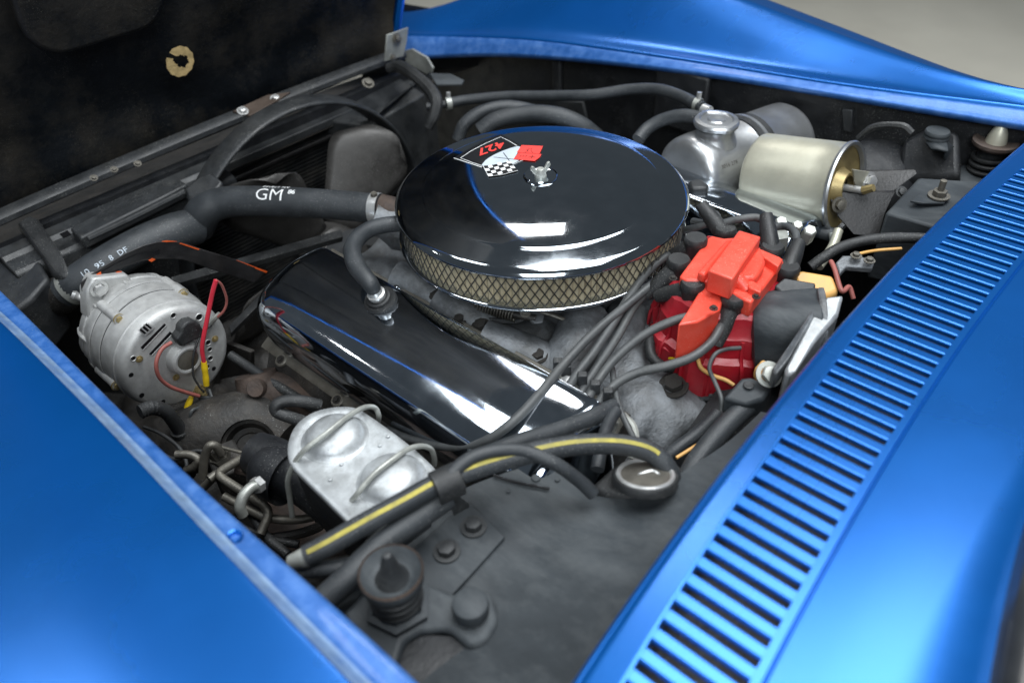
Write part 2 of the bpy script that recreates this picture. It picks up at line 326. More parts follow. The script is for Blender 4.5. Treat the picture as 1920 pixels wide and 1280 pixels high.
part('end_panel', M().grid(lambda u, v: V((.464+.14*u, (Ys(.464+.14*u)+.0006)*(1-v)+(Yr(.464+.14*u)-.0006)*v, .8708+.0014*v)), 6, 4), BLUE, cw)
# windshield trim behind
wt = T('windshield_trim', 'dark grey trim at the base of the windshield behind the blue cowl', 'trim', (0, -.62, .87))
part('trim_strip', M().rings([[V((x, -.570-.30*x*x, .872)), V((x, -.5775-.30*x*x, .893)), V((x, -.586-.30*x*x, .899)), V((x, -.62-.30*x*x, .907)), V((x, -.70-.30*x*x, .925)), V((x, -.70-.30*x*x, .86))] for x in [-.6+1.2*i/40 for i in range(41)]], False), GLASSDARK, wt)

# ------------------------------------------------------------------ raised hood
hd = T('hood', 'raised hood showing its dusty black underside with blue painted edges', 'hood', (0, .63, .79))
HA = radians(79); HO = V((0, .632, .785)); HT = V((0, -cos(HA), sin(HA))); HN = V((0, -sin(HA), -cos(HA)))
def HP(x, t, n=0): return HO+X_*x+HT*t+HN*n
def hw(t, s=1): return (.318 if s > 0 else .475)+(.21*min(.28, max(0, t)) if s > 0 else 0)
def hfn(u, v):
    t = -.02+1.02*v; s = 2*u-1; x = s*hw(t, s)*.962
    d = -.010*min(1, (1-abs(s))/.10) + .012*max(0, 1-abs(s)*2.2)*min(1, max(0, t-.12)/.1)
    d += .006*sin(5*s+2*t)*sin(3.1*t)
    d -= .012*(min(1, max(0, (t-.03)/.03)))
    return HP(x, t, d)
part('inner_panel', M().grid(hfn, 60, 50), HOODIN, hd, ang=80)
def hedge(side):
    rs = []
    for i in range(41):
        t = -.03+1.05*i/40; w0 = hw(t, side)
        sec = [(w0*.955, -.004), (w0*.966, .003), (w0*.980, .003), (w0*.992, .001), (w0, -.006), (w0*.995, -.03)]
        rs.append([HP(side*a, t, n) for a, n in sec])

    return M().rings(rs, False)
part('side_edge', hedge(1), BLUE, hd, ang=60); part('side_edge', hedge(-1), BLUE, hd, ang=60)
part('outer_skin', M().grid(lambda u, v: HP((2*u-1)*hw(-.03+1.05*v, 2*u-1)*.995, -.03+1.05*v, -.032-.02*(1-(2*u-1)**2)), 20, 20), BLUE, hd)
# lower lip: folded black channel along the hinge edge
def hlip(x):
    k = 1-(x/.40)**2
    return [HP(x, -.010+.008*k, -.004), HP(x, -.012+.008*k, .008), HP(x, -.008+.008*k, .012), HP(x, -.002+.008*k, .010), HP(x, .006+.008*k, -.002)]
part('lower_channel', M().rings([hlip(-.49+.82*i/40) for i in range(41)], False), BLACKP, hd, solid=.002)
# pad at the top left, rounded
def rrect(x0, x1, t0, t1, r, n=5):
    pts = []
    for cx, ct, a in ((x1-r, t1-r, 0), (x0+r, t1-r, 90), (x0+r, t0+r, 180), (x1-r, t0+r, 270)):
        for k in range(n+1): pts.append((cx+r*cos(radians(a+90*k/n)), ct+r*sin(radians(a+90*k/n))))
    return pts
def hxy(x, y, n=.0):
    d = ray(x, y); o = HO+HN*n; s = (o-EYE).dot(HN)/d.dot(HN); p = EYE+d*s-HO; return p.x, p.dot(HT)
xa, ta = hxy(25, 22); xb, tb = hxy(315, 30)
part('scoop_pad', M().prism([HP(x, t, -.006) for x, t in rrect(min(xa, xb)-.0, max(xa, xb), min(ta, tb)-.005, ta+.35, .05)], HN*.016), HOODIN, hd, bev=.006, seg=3)
gx, gt = hxy(341, 118)
def crescent():
    m = M(); n = 40; ri, ro = [], []
    for k in range(n+1):
        a = radians(-212+340*k/n); rr = .0225+.0006*sin(k*1.7); r2 = .0095+.0012*sin(k*.9+.5)+.0008*sin(k*2.1)+.006*max(0, (7-k)/7)+.005*max(0, (k-36)/4)
        ro.append(HP(gx+rr*cos(a), gt+rr*1.05*sin(a), -.0045)); ri.append(HP(gx+.004+r2*cos(a), gt-.001+r2*sin(a), -.0045))
    m.rings([ri, [a.lerp(b, .5)-HN*.0 for a, b in zip(ri, ro)], ro], False); return m
part('glue_residue', crescent(), TAN, hd, ang=10)
# brown plate with two bright bolts on the lip
pl = [U(436, 212, .815), U(500, 182, .822), U(545, 176, .822), U(520, 192, .820), U(468, 221, .813)]
pt = part('brown_plate', M().prism(pl, (0, -.002, .004)), BROWNSTEEL, hd, bev=.0008)
for x, y in ((455, 209), (517, 186)): bolt(hd, U(x, y, .822), (0, -.4, .9), .0058, STEEL)
for x, y in ((214, 318), (258, 307), (176, 334)): bolt(hd, U(x, y, .80), (0, -.5, .8), .0035, OLDSTEEL, 'rivet')
# hinge at the right end of the hood
hg = T('hinge_bracket', 'galvanised hinge bracket at the far corner of the hood', 'hinge bracket', U(742, 95, .80))
part('bracket_plate', M().prism([UY(726, 66, .60), UY(766, 52, .60), UY(763, 80, .60), UY(757, 106, .60), UY(722, 116, .60)], (0, .004, 0)), GALV, hg, bev=.001)
part('hinge_arm', M().prism([UX(759, 95, .37), UX(772, 92, .37), UX(800, 108, .37), UX(812, 128, .37), UX(808, 142, .37), UX(796, 138, .37), UX(760, 116, .37)], (.004, 0, 0)), GALV, hg, bev=.001)
bolt(hg, UY(744, 72, .598), (0, -1, .3), .006, OLDSTEEL); bolt(hg, UY(737, 108, .598), (0, -1, .3), .004, OLDSTEEL)

# ------------------------------------------------------------------ radiator, its support and shroud
rs_ = T('radiator_support', 'black radiator support bar running across the front of the bay', 'radiator support', (-.1, .60, .7))
def supp(x, k=0):
    return [V((x, .525, .70)), V((x, .527, .744)), V((x, .533, .749)), V((x, .560, .752)), V((x, .566, .757)), V((x, .590, .758)), V((x, .597, .754)), V((x, .598, .70))]
part('top_rail', M().rings([supp(-.46+.34*i/12) for i in range(13)], True, True), BLACKP, rs_, ang=30, bev=.002)
# raised ribbed cover near the shroud root
cvp = [U(130, 427, .770), U(150, 446, .768), U(300, 372, .772), U(352, 345, .774), U(330, 333, .776), U(300, 340, .776)]
part('rail_cover', M().prism(cvp, (0, 0, -.02)), BLACKP, rs_, bev=.003)
part('rail_ridge', M().tube([U(165, 448, .77), U(250, 408, .772), U(345, 360, .774)], .004, 8), BLACKP, rs_)
part('rail_slot', M().prism([U(112, 440, .7685), U(127, 433, .7685), U(134, 440, .7685), U(119, 447, .7685)], (0, 0, .0012)), BLACKPRINT, rs_)
# rear lip sheet behind (dark brown-grey shelf between the hood and the support)
part('front_shelf', M().grid(lambda u, v: V((-.75+1.5*u, .597+.36*v, .725-.10*v+.004*sin(9*u)-.05*abs(2*u-1)**3)), 20, 6), GRIME, rs_)
part('side_baffle', M().grid(lambda u, v: V((-.56+.17*u, .60-.10*u*0, .40+.36*v)), 4, 4), BAY, rs_)
part('side_baffle', M().grid(lambda u, v: V((-.575+.01*u, .30+.36*v, .40+.40*u)), 4, 4), BAY, rs_)
# left end: tank end with a moulded rubber mount strap
lm = T('radiator_mount', 'chunky black rubber radiator mount beside the near fender edge', 'radiator mount', U(60, 480, .73))
part('tank_end', M().prism([U(-10, 470, .745), U(48, 440, .757), U(92, 520, .745), U(60, 560, .735), U(25, 585, .73), U(-20, 540, .735)], (0, .01, -.09)), BLACKP, lm, bev=.006, seg=3)
stp = [U(30, 418, .772), U(55, 402, .775), U(70, 408, .775), U(112, 470, .768), U(132, 512, .75), U(120, 520, .748), U(98, 512, .752), U(72, 470, .765)]
part('strap', M().prism(stp, (0, 0, -.035)), RUBBER, lm, bev=.005, seg=3)
# right end block with rubber band
rm = T('radiator_end_tank', 'black radiator end tank with a rubber band at the far side', 'radiator tank', U(720, 190, .76))
part('tank', M().rings([[U(590, 222, .730), U(750, 146, .742), U(797, 176, .738), U(690, 236, .728)], [U(590, 222, .730)+V((.0, .01, -.10)), U(750, 146, .742)+V((0, .01, -.10)), U(797, 176, .738)+V((-.006, .0, -.16)), U(690, 236, .728)+V((-.006, 0, -.16))]], True, True), BLACKP, rm, bev=.004)
part('band', M().tube([U(728, 128, .787), U(752, 126, .793), U(790, 152, .79), U(817, 185, .775), U(815, 215, .755), U(803, 240, .735)], [.009, .0115, .0115, .0115, .010, .008], 10), RUBBER, rm)
part('outlet_neck', M().tube([U(800, 200, .765), U(822, 198, .765), U(838, 194, .765)], .0065, 10), BLACKP, rm)
bolt(rm, U(690, 157, .79), (0, -.5, .8), .007, OLDSTEEL)
rd = T('radiator', 'black radiator core of fine horizontal fins behind the fan', 'radiator', (0, .60, .5))
part('core', M().box((-.02, .63, .52), (.74, .02, .46)), BAY, rd)
fm = M()
for i in range(56):
    z = .315+.0072*i; fm.box((-.02, .6165, z), (.72, .012, .0028))
part('fins', fm, FIN, rd, kind='stuff')
part('top_strip', M().box((-.02, .612, .727), (.74, .022, .014)), BLACKP, rd, bev=.002)
part('condenser_strip', M().box((-.02, .608, .700), (.74, .010, .008)), BRACKET, rd, bev=.002)
sh = T('fan_shroud', 'arched black plastic fan shroud around the radiator fan', 'fan shroud', (0, .52, .58))
sc = V((-.0147, .50, .5856))
part('arch_lip', M().lathe([(.2305, .050), (.2325, .036), (.2415, .037), (.2440, .034), (.2435, .012), (.2420, .003), (.2405, -.001), (.2385, -.0028), (.2362, -.0025), (.2346, -.0005), (.2336, .006), (.2305, .05)], sc, (0, 1, 0), 90, radians(-205), radians(32), ref=(1, 0, 0)), BLACKP, sh, ang=50, solid=0)
def shpanel(u, v):
    a = radians(-32+237*u); r0 = .2430; 
    x, z = sc.x+cos(a)*r0, sc.z-sin(a)*-r0
    X2, Z2 = max(-.40, min(.37, sc.x+cos(a)*.55)), (max(.30, min(.742, sc.z+sin(a)*.55)) if z < .742 else z)
    if z >= .742: X2 = x
    return V((x+(X2-x)*v, (.53+.07*v**.7 if z < .742 else .515+.002*v), z+(Z2-z)*v))
part('shroud_panel', M().grid(shpanel, 70, 6), BLACKP, sh, ang=60)
part('arch_web', M().prism([U(345, 352, .772), U(372, 332, .778), U(395, 322, .782), U(418, 340, .776), U(395, 372, .76), U(355, 385, .755)], (0, 0, -.03)), BLACKP, sh, bev=.004)
fan = T('radiator_fan', 'dusty grey metal radiator fan inside the shroud', 'fan', (-.01, .46, .575))
FC = V((-.012, .475, .566))
part('hub', M().lathe([(0, -.03), (.04, -.03), (.055, -.01), (.055, .02), (0, .02)], FC, (0, 1, 0), 32), FANBLADE, fan)
part('clutch_fins', M().lathe([(.045+.018*(i % 2), -.075+.006*(i//2)) for i in range(12)], FC, (0, 1, 0), 40), BRIGHTALU, fan, ang=20)
fb = None
def blade():
    def f(u, v):
        r = .05+.185*u; wd = (.05+.075*u)*sqrt(max(.02, 1-(max(0, u-.55)/.47)**3)); s = (v-.5)*2*wd*.62
        return V((s, .055*(.5-v)*(.5+u)+.012*(2*v-1)**2, r-.03*u*u*abs(2*v-1)**3))
    return M().grid(f, 12, 10)
for k, a in enumerate((48, 123, -20, -92, -165)):
    if fb is None:
        o = part('blade', M().add([p+FC for p in blade().v], blade().f), FANBLADE, fan, ang=60, solid=.0022)
        for v_ in o.data.vertices: v_.co -= (FC-V(fan.location))
        fb = o
    else: o = fb.copy(); C.objects.link(o); o.parent = fan
    o.location = FC-V(fan.location); o.rotation_euler = (0, radians(90-a), 0)
# ================================================================== ENGINE
# ---- air cleaner
ac = T('air_cleaner', 'round chrome air cleaner with a black mirror lid and a numbered flag emblem', 'air cleaner', (0, 0, .80))
LZ = .871
def lz(r): return LZ-.0085*(r/.143)**4
prof = [(r, lz(r)) for r in (0, .02, .04, .055, .065, .075, .083, .090, .096, .102, .107, .112, .116, .120, .124, .128, .132, .136, .140, .143)]
prof += [(r, LZ-h) for r, h in ((.1434, .00875), (.1440, .00895), (.147, .00968), (.152, .01093), (.157, .01218), (.162, .01343), (.1665, .01458), (.1695, .01535), (.1702, .0156), (.1712, .0162), (.1725, .0172), (.1742, .0187), (.1758, .0205), (.177, .0222), (.1778, .0242), (.1772, .0250), (.176, .0240))]
lid = part('lid', M().lathe(prof, n=160), LIDCHROME, ac, ang=70)
fil = M(); npl = 150
fil.rings([[V((r*cos(2*pi*j/(2*npl)), r*sin(2*pi*j/(2*npl)), z)) for j in range(2*npl) for r in [(.1675 if j % 2 else .1635)]] for z in (.806, .852)], False, True)
part('filter_element', fil, PAPER, ac, ang=15)
wm = M(); NW = 104
for d in (1, -1):
    for k in range(NW):
        pts = []
        for s in range(9):
            t = s/8; a = 2*pi*k/NW + d*t*2*pi/NW*2.7; r = .1715+.0008*d
            pts.append(V((r*cos(a), r*sin(a), (.8065+.0445*t))))
        wm.tube(pts, .00072, 4, 1, False, True)
part('wire_screen', wm, SCREEN, ac, kind='stuff', ang=180)
part('base_pan', M().lathe([(.05, .799), (.150, .7985), (.168, .8015), (.1765, .8025), (.1780, .8045), (.1772, .8065), (.174, .8072), (.163, .8068)], n=128), CHROME, ac, ang=70)
part('washer', M().lathe([(0, LZ+.0004), (.0150, LZ+.0008), (.0185, LZ+.0016), (.0195, LZ+.0028), (.0205, LZ+.0016), (.021, LZ-.0006)], n=40), CHROME, ac)
wn = M().lathe([(0, LZ+.0105), (.0045, LZ+.0105), (.0062, LZ+.006), (.0072, LZ+.001), (.0072, LZ-.0002)], n=20)
wg = V((cos(-.35), sin(-.35), 0))
for d in (1, -1):
    pr = [(.004, .003), (.0085, .005), (.0135, .0125), (.0120, .0165), (.0090, .0155), (.0055, .0095), (.003, .0085)]
    nn = wg.cross(Z_); wn.prism([wg*(d*a)+Z_*(LZ+b)-nn*.0016 for a, b in pr], nn*.0032)
part('wing_nut', wn, GALV, ac, bev=.0006)
# emblem printed on the lid: traced on the level of the lid
def E_(x, y, h=.0003):
    z = LZ
    for _ in range(5): p = U(830+x/8, 240+y/8, z); z = lz(sqrt(p.x**2+p.y**2))
    return V((p.x, p.y, z+h+.0004))
def sheet(poly, mat, name, par, h):
    bm = bmesh.new(); z0 = E_(*poly[0]).z
    f = bm.faces.new([bm.verts.new(V((*E_(x, y).xy, 0))) for x, y in poly]); bmesh.ops.triangulate(bm, faces=bm.faces[:])
    co = [(v.co.x, v.co.y) for v in bm.verts]
    for ax in (0, 1):
        lo_, hi_ = min(c[ax] for c in co), max(c[ax] for c in co); n = int((hi_-lo_)/.004)
        for k in range(1, n+1): bmesh.ops.bisect_plane(bm, geom=bm.verts[:]+bm.edges[:]+bm.faces[:], plane_co=V((1-ax, ax, 0))*(lo_+(hi_-lo_)*k/(n+1)), plane_no=V((1-ax, ax, 0)))
    m = M(); bm.verts.index_update()
    m.v = [V((v.co.x, v.co.y, lz(v.co.xy.length)+h+.0004)) for v in bm.verts]; m.f = [[v.index for v in f.verts] for f in bm.faces]; bm.free()
    return part(name, m, mat, par)
def strip(pts, w_, h):
    m = M(); P = [E_(x, y, h) for x, y in pts]; L_, R_ = [], []
    for i, p in enumerate(P):
        t = (P[min(i+1, len(P)-1)]-P[max(i-1, 0)]).normalized(); s = t.cross(Z_); L_.append(p+s*w_/2); R_.append(p-s*w_/2)
    return m.rings([L_, R_], False)
em = sheet([(165, 455), (500, 258), (700, 160), (870, 95), (1000, 165), (1170, 268), (1120, 390), (1060, 478), (1150, 490), (1050, 560), (1010, 520), (640, 590), (590, 597)], BLACKPRINT, 'emblem', ac, .0)
part('emblem_outline', strip([(590, 597), (390, 530), (168, 458)], .0011, .0003), WHITEPRINT, em)
part('emblem_outline', strip([(590, 575), (430, 520), (268, 458), (430, 350), (640, 240), (870, 140), (1000, 205), (1115, 275)], .0009, .0003), WHITEPRINT, em)
part('emblem_outline', strip([(1205, 490), (1130, 520), (1050, 560)], .0007, .0003), WHITEPRINT, em)
sheet([(582, 565), (640, 495), (700, 450), (780, 405), (900, 350), (1030, 305), (1125, 280), (1165, 290), (1130, 370), (1100, 420), (1060, 478), (1150, 492), (1050, 550), (1012, 520), (940, 525), (640, 582)], SILVERPRINT, 'silver_field', em, .0003)
part('flag_pole', strip([(765, 447), (930, 465), (1145, 490)], .0009, .0006), BLACKPRINT, em)
part('flag_pole', strip([(910, 380), (970, 460), (1035, 555)], .0009, .0006), BLACKPRINT, em)
fg = sheet([(1185, 270), (1505, 283), (1452, 398), (1482, 408), (1452, 455), (1380, 508), (1060, 480), (1095, 440), (1135, 388), (1115, 375), (1150, 320)], REDPRINT, 'red_flag', em, .0007)
part('flag_fold_line', strip([(1125, 383), (1290, 392), (1455, 402)], .0006, .0010), BLACKPRINT, em)
part('flag_mark', strip([(1230, 378), (1265, 372), (1295, 322), (1335, 322), (1325, 352), (1350, 385)], .0006, .0010), BLACKPRINT, em)
part('flag_mark', strip([(1270, 335), (1262, 350), (1285, 368)], .0006, .0010), BLACKPRINT, em)
for a in (1160, 1200, 1240): part('flag_mark', strip([(a, 445), (a+22, 425)], .0008, .0010), BLACKPRINT, em)
part('flag_mark', strip([(1290, 452), (1330, 440), (1390, 455)], .0007, .0010), BLACKPRINT, em); part('flag_mark', strip([(1325, 470), (1345, 450), (1350, 425)], .0007, .0010), BLACKPRINT, em)
qa, qb, qc, qd = (606, 583), (1010, 512), (1128, 655), (690, 742)
ck = sheet([qa, (800, 560), qb, qc, (900, 712), qd], BLACKPRINT, 'checkered_flag', em, .0008)
def bil(u, v): 
    x = (qa[0]*(1-u)+qb[0]*u)*(1-v)+(qd[0]*(1-u)+qc[0]*u)*v; y = (qa[1]*(1-u)+qb[1]*u)*(1-v)+(qd[1]*(1-u)+qc[1]*u)*v
    return x, y+10*sin(2*pi*u)
for i in range(6):
    for j in range(4):
        if (i+j) % 2 == 1:
            q = [bil(i/6+.008, j/4+.01), bil((i+1)/6-.008, j/4+.01), bil((i+1)/6-.008, (j+1)/4-.01), bil(i/6+.008, (j+1)/4-.01)]
            sheet(q, WHITEPRINT, 'white_square', em, .0011)
part('emblem_outline', strip([qa, qd, (900, 716), qc], .0007, .0012), WHITEPRINT, em)
text('427', 1., lambda x, y: E_(905-235*x/.62*.62, 225+98*x+135*y*0+0, .0) if 0 else E_(892-262*x+95*y, 205+92*x+118*y, .0006), REDPRINT, em, 'number', 1.02, .02)

# ---- carburettor under the air cleaner
cb = T('carburettor', 'grimy carburettor tucked under the air cleaner', 'carburettor', (0, 0, .72))
part('body', M().box((0, 0, .768), (.15, .17, .05)).box((0, -.01, .735), (.13, .15, .03)), ALUDIRTY, cb, bev=.006)
part('air_horn', M().lathe([(.045, .70), (.045, .7985)], n=32), ALUDIRTY, cb)
for c_ in ((-.035, .10, .762), (.02, -.10, .762)): part('fuel_bowl', M().box(c_, (.085, .04, .045)), ALUDIRTY, cb, bev=.006)
sp0, sp1 = U(895, 568, .765), U(968, 590, .760)
ts = []
ax, s1, s2 = frame(sp1-sp0)
for i in range(14*10+1):
    t = i/140; ts.append(sp0.lerp(sp1, t)+(s1*cos(2*pi*14*t)+s2*sin(2*pi*14*t))*.0085)
part('throttle_spring', M().tube(ts, .0011, 6, 1, True, True), OLDSTEEL, cb, ang=180)
part('throttle_shaft', M().tube([U(870, 560, .765), sp0, sp1, U(1005, 597, .758)], .0042, 10), GRIME, cb)
part('throttle_lever', M().prism([U(975, 575, .762), U(1000, 568, .765), U(1022, 590, .76), U(1018, 605, .757), U(1003, 606, .757), U(988, 592, .76)], (.0, .004, -.004)), ALUDIRTY, cb, bev=.0012)
bolt(cb, U(985, 585, .766), (-.5, -.5, .7), .0042, OLDSTEEL)
part('link_rod', M().tube([U(985, 575, .768), U(1040, 592, .765), U(1080, 608, .757), U(1108, 622, .752)], .0026, 8), OLDSTEEL, cb)
part('fuel_pipe', M().tube([U(860, 565, .758), U(900, 595, .752), U(960, 603, .75), U(985, 596, .755)], .003, 8), BLACKP, cb)
# ---- engine block and heads
eb = T('engine_block', 'grimy V8 engine block and cylinder heads below the chrome valve covers', 'engine block', (0, 0, .5))
part('block', M().box((0, .0, .57), (.40, .52, .22)), GRIME, eb, bev=.012)
part('cylinder_head', M().prism([V((-.155, -.25, .752)), V((-.294, -.25, .670)), V((-.32, -.25, .61)), V((-.10, -.25, .63))], (0, .47, 0)), GRIME, eb, bev=.004)
part('cylinder_head', M().prism([V((.155, -.25, .752)), V((.294, -.25, .670)), V((.32, -.25, .61)), V((.10, -.25, .63))], (0, .47, 0)), GRIME, eb, bev=.004)
# ---- intake manifold, a dirty cast piece with runners
im = T('intake_manifold', 'dirty grey cast intake manifold between the air cleaner and the valve cover', 'intake manifold', (0, 0, .65))
def plen(u, v):
    x, y = -.165+.33*u, -.29+.56*v
    z = .708-.10*abs(x/.165)**1.0*.30+.006*sin(40*y)*sin(30*x)-.004*sin(90*x+30*y)
    for cy in (-.16, .0, .13):
        z += .010*math.exp(-((y-cy)/.035)**2)*(1 if abs(x) > .06 else .6)
    return V((x, y, z))
part('casting', M().grid(plen, 60, 80), ALUDIRTY, im, ang=75)
for (a, b, c, r) in (((905, 640, .742), (960, 660, .735), (1020, 690, .722), .026), ((1100, 600, .74), (1085, 640, .738), (1055, 690, .722), .030), ((830, 560, .75), (870, 590, .742), (905, 625, .73), .024), ((1180, 590, .735), (1160, 650, .728), (1140, 705, .712), .026), ((745, 520, .75), (790, 540, .745), (820, 570, .738), .022)):
    part('runner', M().tube([U(*a), U(*b), U(*c), U(*c)+V((-.03, 0, -.03))], [r*1.0, r*1.06, r*.98, r*.9], 16), ALUDIRTY, im, ang=60)
for x, y, z, r in ((820, 560, .752, .0085), (902, 612, .752, .0075), (968, 645, .748, .0085), (862, 600, .752, .006), (1263, 724, .735, .0105), (1010, 668, .745, .007)): bolt(im, U(x, y, z), (-.25, 0, 1), r, GRIME)
part('thermostat_housing', M().lathe([(.032, .0), (.034, .012), (.030, .02), (.024, .035), (.022, .05)], U(765, 430, .745), (-.5, .55, .35), 24), ALUDIRTY, im)
part('outlet_flange', M().tube([U(712, 392, .77), U(735, 398, .768), U(760, 410, .76), U(800, 440, .74)], .0215, 16), RUSTY, im)
# lumps of casting near the distributor base
def lump(name, cx, cy, cz, r, sc, mat, par, seed):
    c = U(cx, cy, cz); rnd = random.Random(seed); ph = [rnd.uniform(0, 6) for _ in range(6)]
    m = M(); n, k = 28, 16
    rr = lambda th, f: r*(1+.12*sin(3*f+ph[0])*sin(2*th+ph[1])+.09*sin(5*f+ph[2])*sin(4*th+ph[3])+.05*sin(9*f+ph[4]+3*th))
    m.rings([[c+V((sc[0]*rr(pi*i/k, 2*pi*j/n)*sin(pi*i/k)*cos(2*pi*j/n), sc[1]*rr(pi*i/k, 2*pi*j/n)*sin(pi*i/k)*sin(2*pi*j/n), sc[2]*rr(pi*i/k, 0)*cos(pi*i/k))) for j in range(n)] for i in range(k+1)], False, True)
    return part(name, m, mat, par, ang=70)
lump('casting_boss', 1225, 755, .700, .060, (1.2, 1, .6), ALUDIRTY, im, 2)
lump('casting_boss', 1185, 690, .715, .050, (1, 1.2, .5), ALUDIRTY, im, 5)
lump('casting_boss', 1215, 620, .715, .050, (1, 1.1, .6), ALUDIRTY, im, 8)
lump('casting_boss', 1190, 805, .655, .040, (1, 1, .7), GRIME, im, 9)
bolt(im, U(1252, 800, .70), (-.3, -.2, .9), .011, GRIME); bolt(im, U(1206, 762, .72), (-.4, -.4, .8), .006, GOLD); bolt(im, U(1200, 790, .70), (-.4, -.5, .7), .008, ALUDIRTY)
bh = T('bell_housing', 'dark curved bell housing at the back of the engine', 'bell housing', U(1300, 760, .62))
part('housing', M().lathe([(.17, -.01), (.175, .02), (.16, .05), (.12, .08), (.05, .1)], V((.0, -.30, .575)), (0, -1, 0), 48, wob=lambda a: 1+.02*sin(7*a)), BAY, bh)
# ---- valve covers
VO = V((-.157, 0, .753)); VU = V((-.862, 0, -.507)); VN = V((-.507, 0, .862))
VCY0, VCY1 = -.248, .228
def vcover(sign, name, lab):
    r = T(name, lab, 'valve cover', V((sign*.22, 0, .72)))
    mir = lambda p: p if sign < 0 else V((-p.x, p.y, p.z))
    prof = [(.008, .0), (.0085, .006), (.0100, .028), (.0120, .0485), (.0133, .0512), (.0165, .0540), (.026, .0600), (.046, .0702), (.067, .0765), (.088, .0797), (.105, .0797), (.118, .0765), (.128, .069), (.136, .057), (.143, .040), (.1485, .02), (.150, .004), (.150, .0)]
    prof = [(p.x, p.y) for p in crom([V((a, b, 0)) for a, b in prof], 3)]
    R = .042; uc, hw_, hh = .079, .071, .080
    rings = []
    st = [0, .0015, .004, .008, .013, .019, .026, .034, .042]
    ysr = [VCY1-e for e in st]+[VCY1-.042-(VCY1-VCY0-.084)*k/10 for k in range(1, 10)]+[VCY0+e for e in st[::-1]]
    for y in ysr:
        e = min(VCY1-y, y-VCY0); R = .042 if VCY1-y < y-VCY0 else .015; i = R-sqrt(max(0, R*R-(R-min(e, R))**2))
        k, kn = 1-i/hw_*.9, 1-(i/hh)*.85
        rings.append([mir(VO+V((0, y, 0))+VU*(uc+(u-uc)*k)+VN*(n*kn)) for u, n in prof])
    m = M().rings(rings, False); o = len(m.v)
    for rg in (rings[0], rings[-1]): m.add(rg, [list(range(len(rg)))])
    part('cover_shell', m, COVERCHROME, r, ang=70)
    fl_ = [(0.002, -.004), (0.0, -.001), (.001, .0012), (.0045, .0012), (.0055, 0), (.157, 0), (.160, -.001), (.160, -.004)]
    part('flange', M().rings([[mir(VO+V((0, y, 0))+VU*u+VN*n) for u, n in fl_] for y in (VCY0-.003, VCY1+.006)], True, True), OLDSTEEL, r, ang=40)
    for y in (-.22, -.07, .075, .19):
        pb = VO+V((0, y, 0))+VU*.161
        part('flange_lug', M().lathe([(0, .0012), (.0078, .0012), (.009, .0002), (.009, -.003)], mir(pb-VU*.002), mir(VN), 20), OLDSTEEL, r)
        bolt(r, mir(pb-VU*.002+VN*.001), mir(VN), .0036, GRIME)
    for y in (-.20, -.05, .10): bolt(r, mir(VO+V((0, y, 0))+VU*.004+VN*.001), mir(VN), .0038, CHROME)
    return r
vl = vcover(-1, 'valve_cover', 'long chrome valve cover on the near side of the engine beside the master cylinder')
vr = vcover(1, 'valve_cover', 'mostly hidden chrome valve cover on the far side of the engine behind the air cleaner')
# breather grommet and PCV hose
gc = U(712, 562, .795); gn = V((-.30, 0, .95))
part('grommet', M().lathe([(.0195, -.006), (.0195, .0), (.0175, .0028), (.015, .002), (.0142, .005), (.012, .006), (.009, .005)], gc, gn, 28), RUBBER, vl)
pv = T('breather_hose', 'short black breather hose curving from the valve cover up to the air cleaner', 'hose', U(660, 480, .82))
part('fitting', M().lathe([(.0085, .0), (.0105, .006), (.0105, .009), (.0085, .010), (.0085, .016), (.0, .016)], gc+gn*.003, gn, 24), STEEL, pv)
part('tube', M().tube([gc+gn*.016, U(693, 530, .822), U(668, 497, .828), U(661, 465, .832), U(680, 438, .832), U(712, 424, .83), U(760, 418, .826)], [.0082, .0095, .0108, .0104, .010, .0098, .0098], 14), HOSE, pv)
# ================================================================== ANCILLARIES
# ---- alternator
AY = .246; AC = UY(334, 672, AY)
al = T('alternator', 'cast aluminium alternator with vented rear face and red wire loops', 'alternator', AC)
def crn(a): return 1
part('rear_housing', M().lathe([(.016, -.001), (.060, -.001), (.0655, .001), (.0685, .006), (.0694, .0155), (.0708, .0165), (.0708, .0180), (.0698, .0190), (.0705, .034), (.0712, .046), (.0695, .0475)], AC, (0, 1, 0), 72), ALU, al, ang=40)
part('stator_ring', M().lathe([(.069, .0475), (.0722, .0485), (.0722, .070), (.0700, .0712)], AC, (0, 1, 0), 72), ALU, al, ang=40)
part('front_housing', M().lathe([(.0685, .0712), (.0725, .0735), (.0725, .080), (.0705, .088), (.0695, .094), (.0708, .095), (.0706, .0965), (.0692, .0975), (.069, .108), (.060, .122), (.030, .128), (0, .128)], AC, (0, 1, 0), 72, wob=lambda a: 1+.018*(1 if sin(5*a+.4) > .72 else 0)), ALU, al, ang=40)
part('drum_seam', M().lathe([(.0698, .0472), (.0709, .0474), (.0709, .0490), (.0698, .0492)], AC, (0, 1, 0), 72), BLACKPRINT, al)
part('drum_seam', M().lathe([(.0695, .0708), (.0712, .0712), (.0712, .0732), (.0695, .0736)], AC, (0, 1, 0), 72), BLACKPRINT, al)
for k in range(10):
    a = 2*pi*k/10+.25; d = V((cos(a), 0, sin(a)))
    part('rib', M().tube([AC+d*.0700+V((0, .076, 0)), AC+d*.0700+V((0, .100, 0)), AC+d*.064+V((0, .118, 0))], .0026, 8, 3), ALU, al)
part('bearing_boss', M().lathe([(.0235, .001), (.0215, -.006), (.0195, -.011), (.0165, -.0125), (.0140, -.0120), (.0135, -.0105)], UY(344, 668, AY), (0, 1, 0), 40), ALU, al)
part('bearing_cap', M().lathe([(.0136, -.0108), (.011, -.0116), (0, -.0112)], UY(344, 668, AY), (0, 1, 0), 32), OLDSTEEL, al)
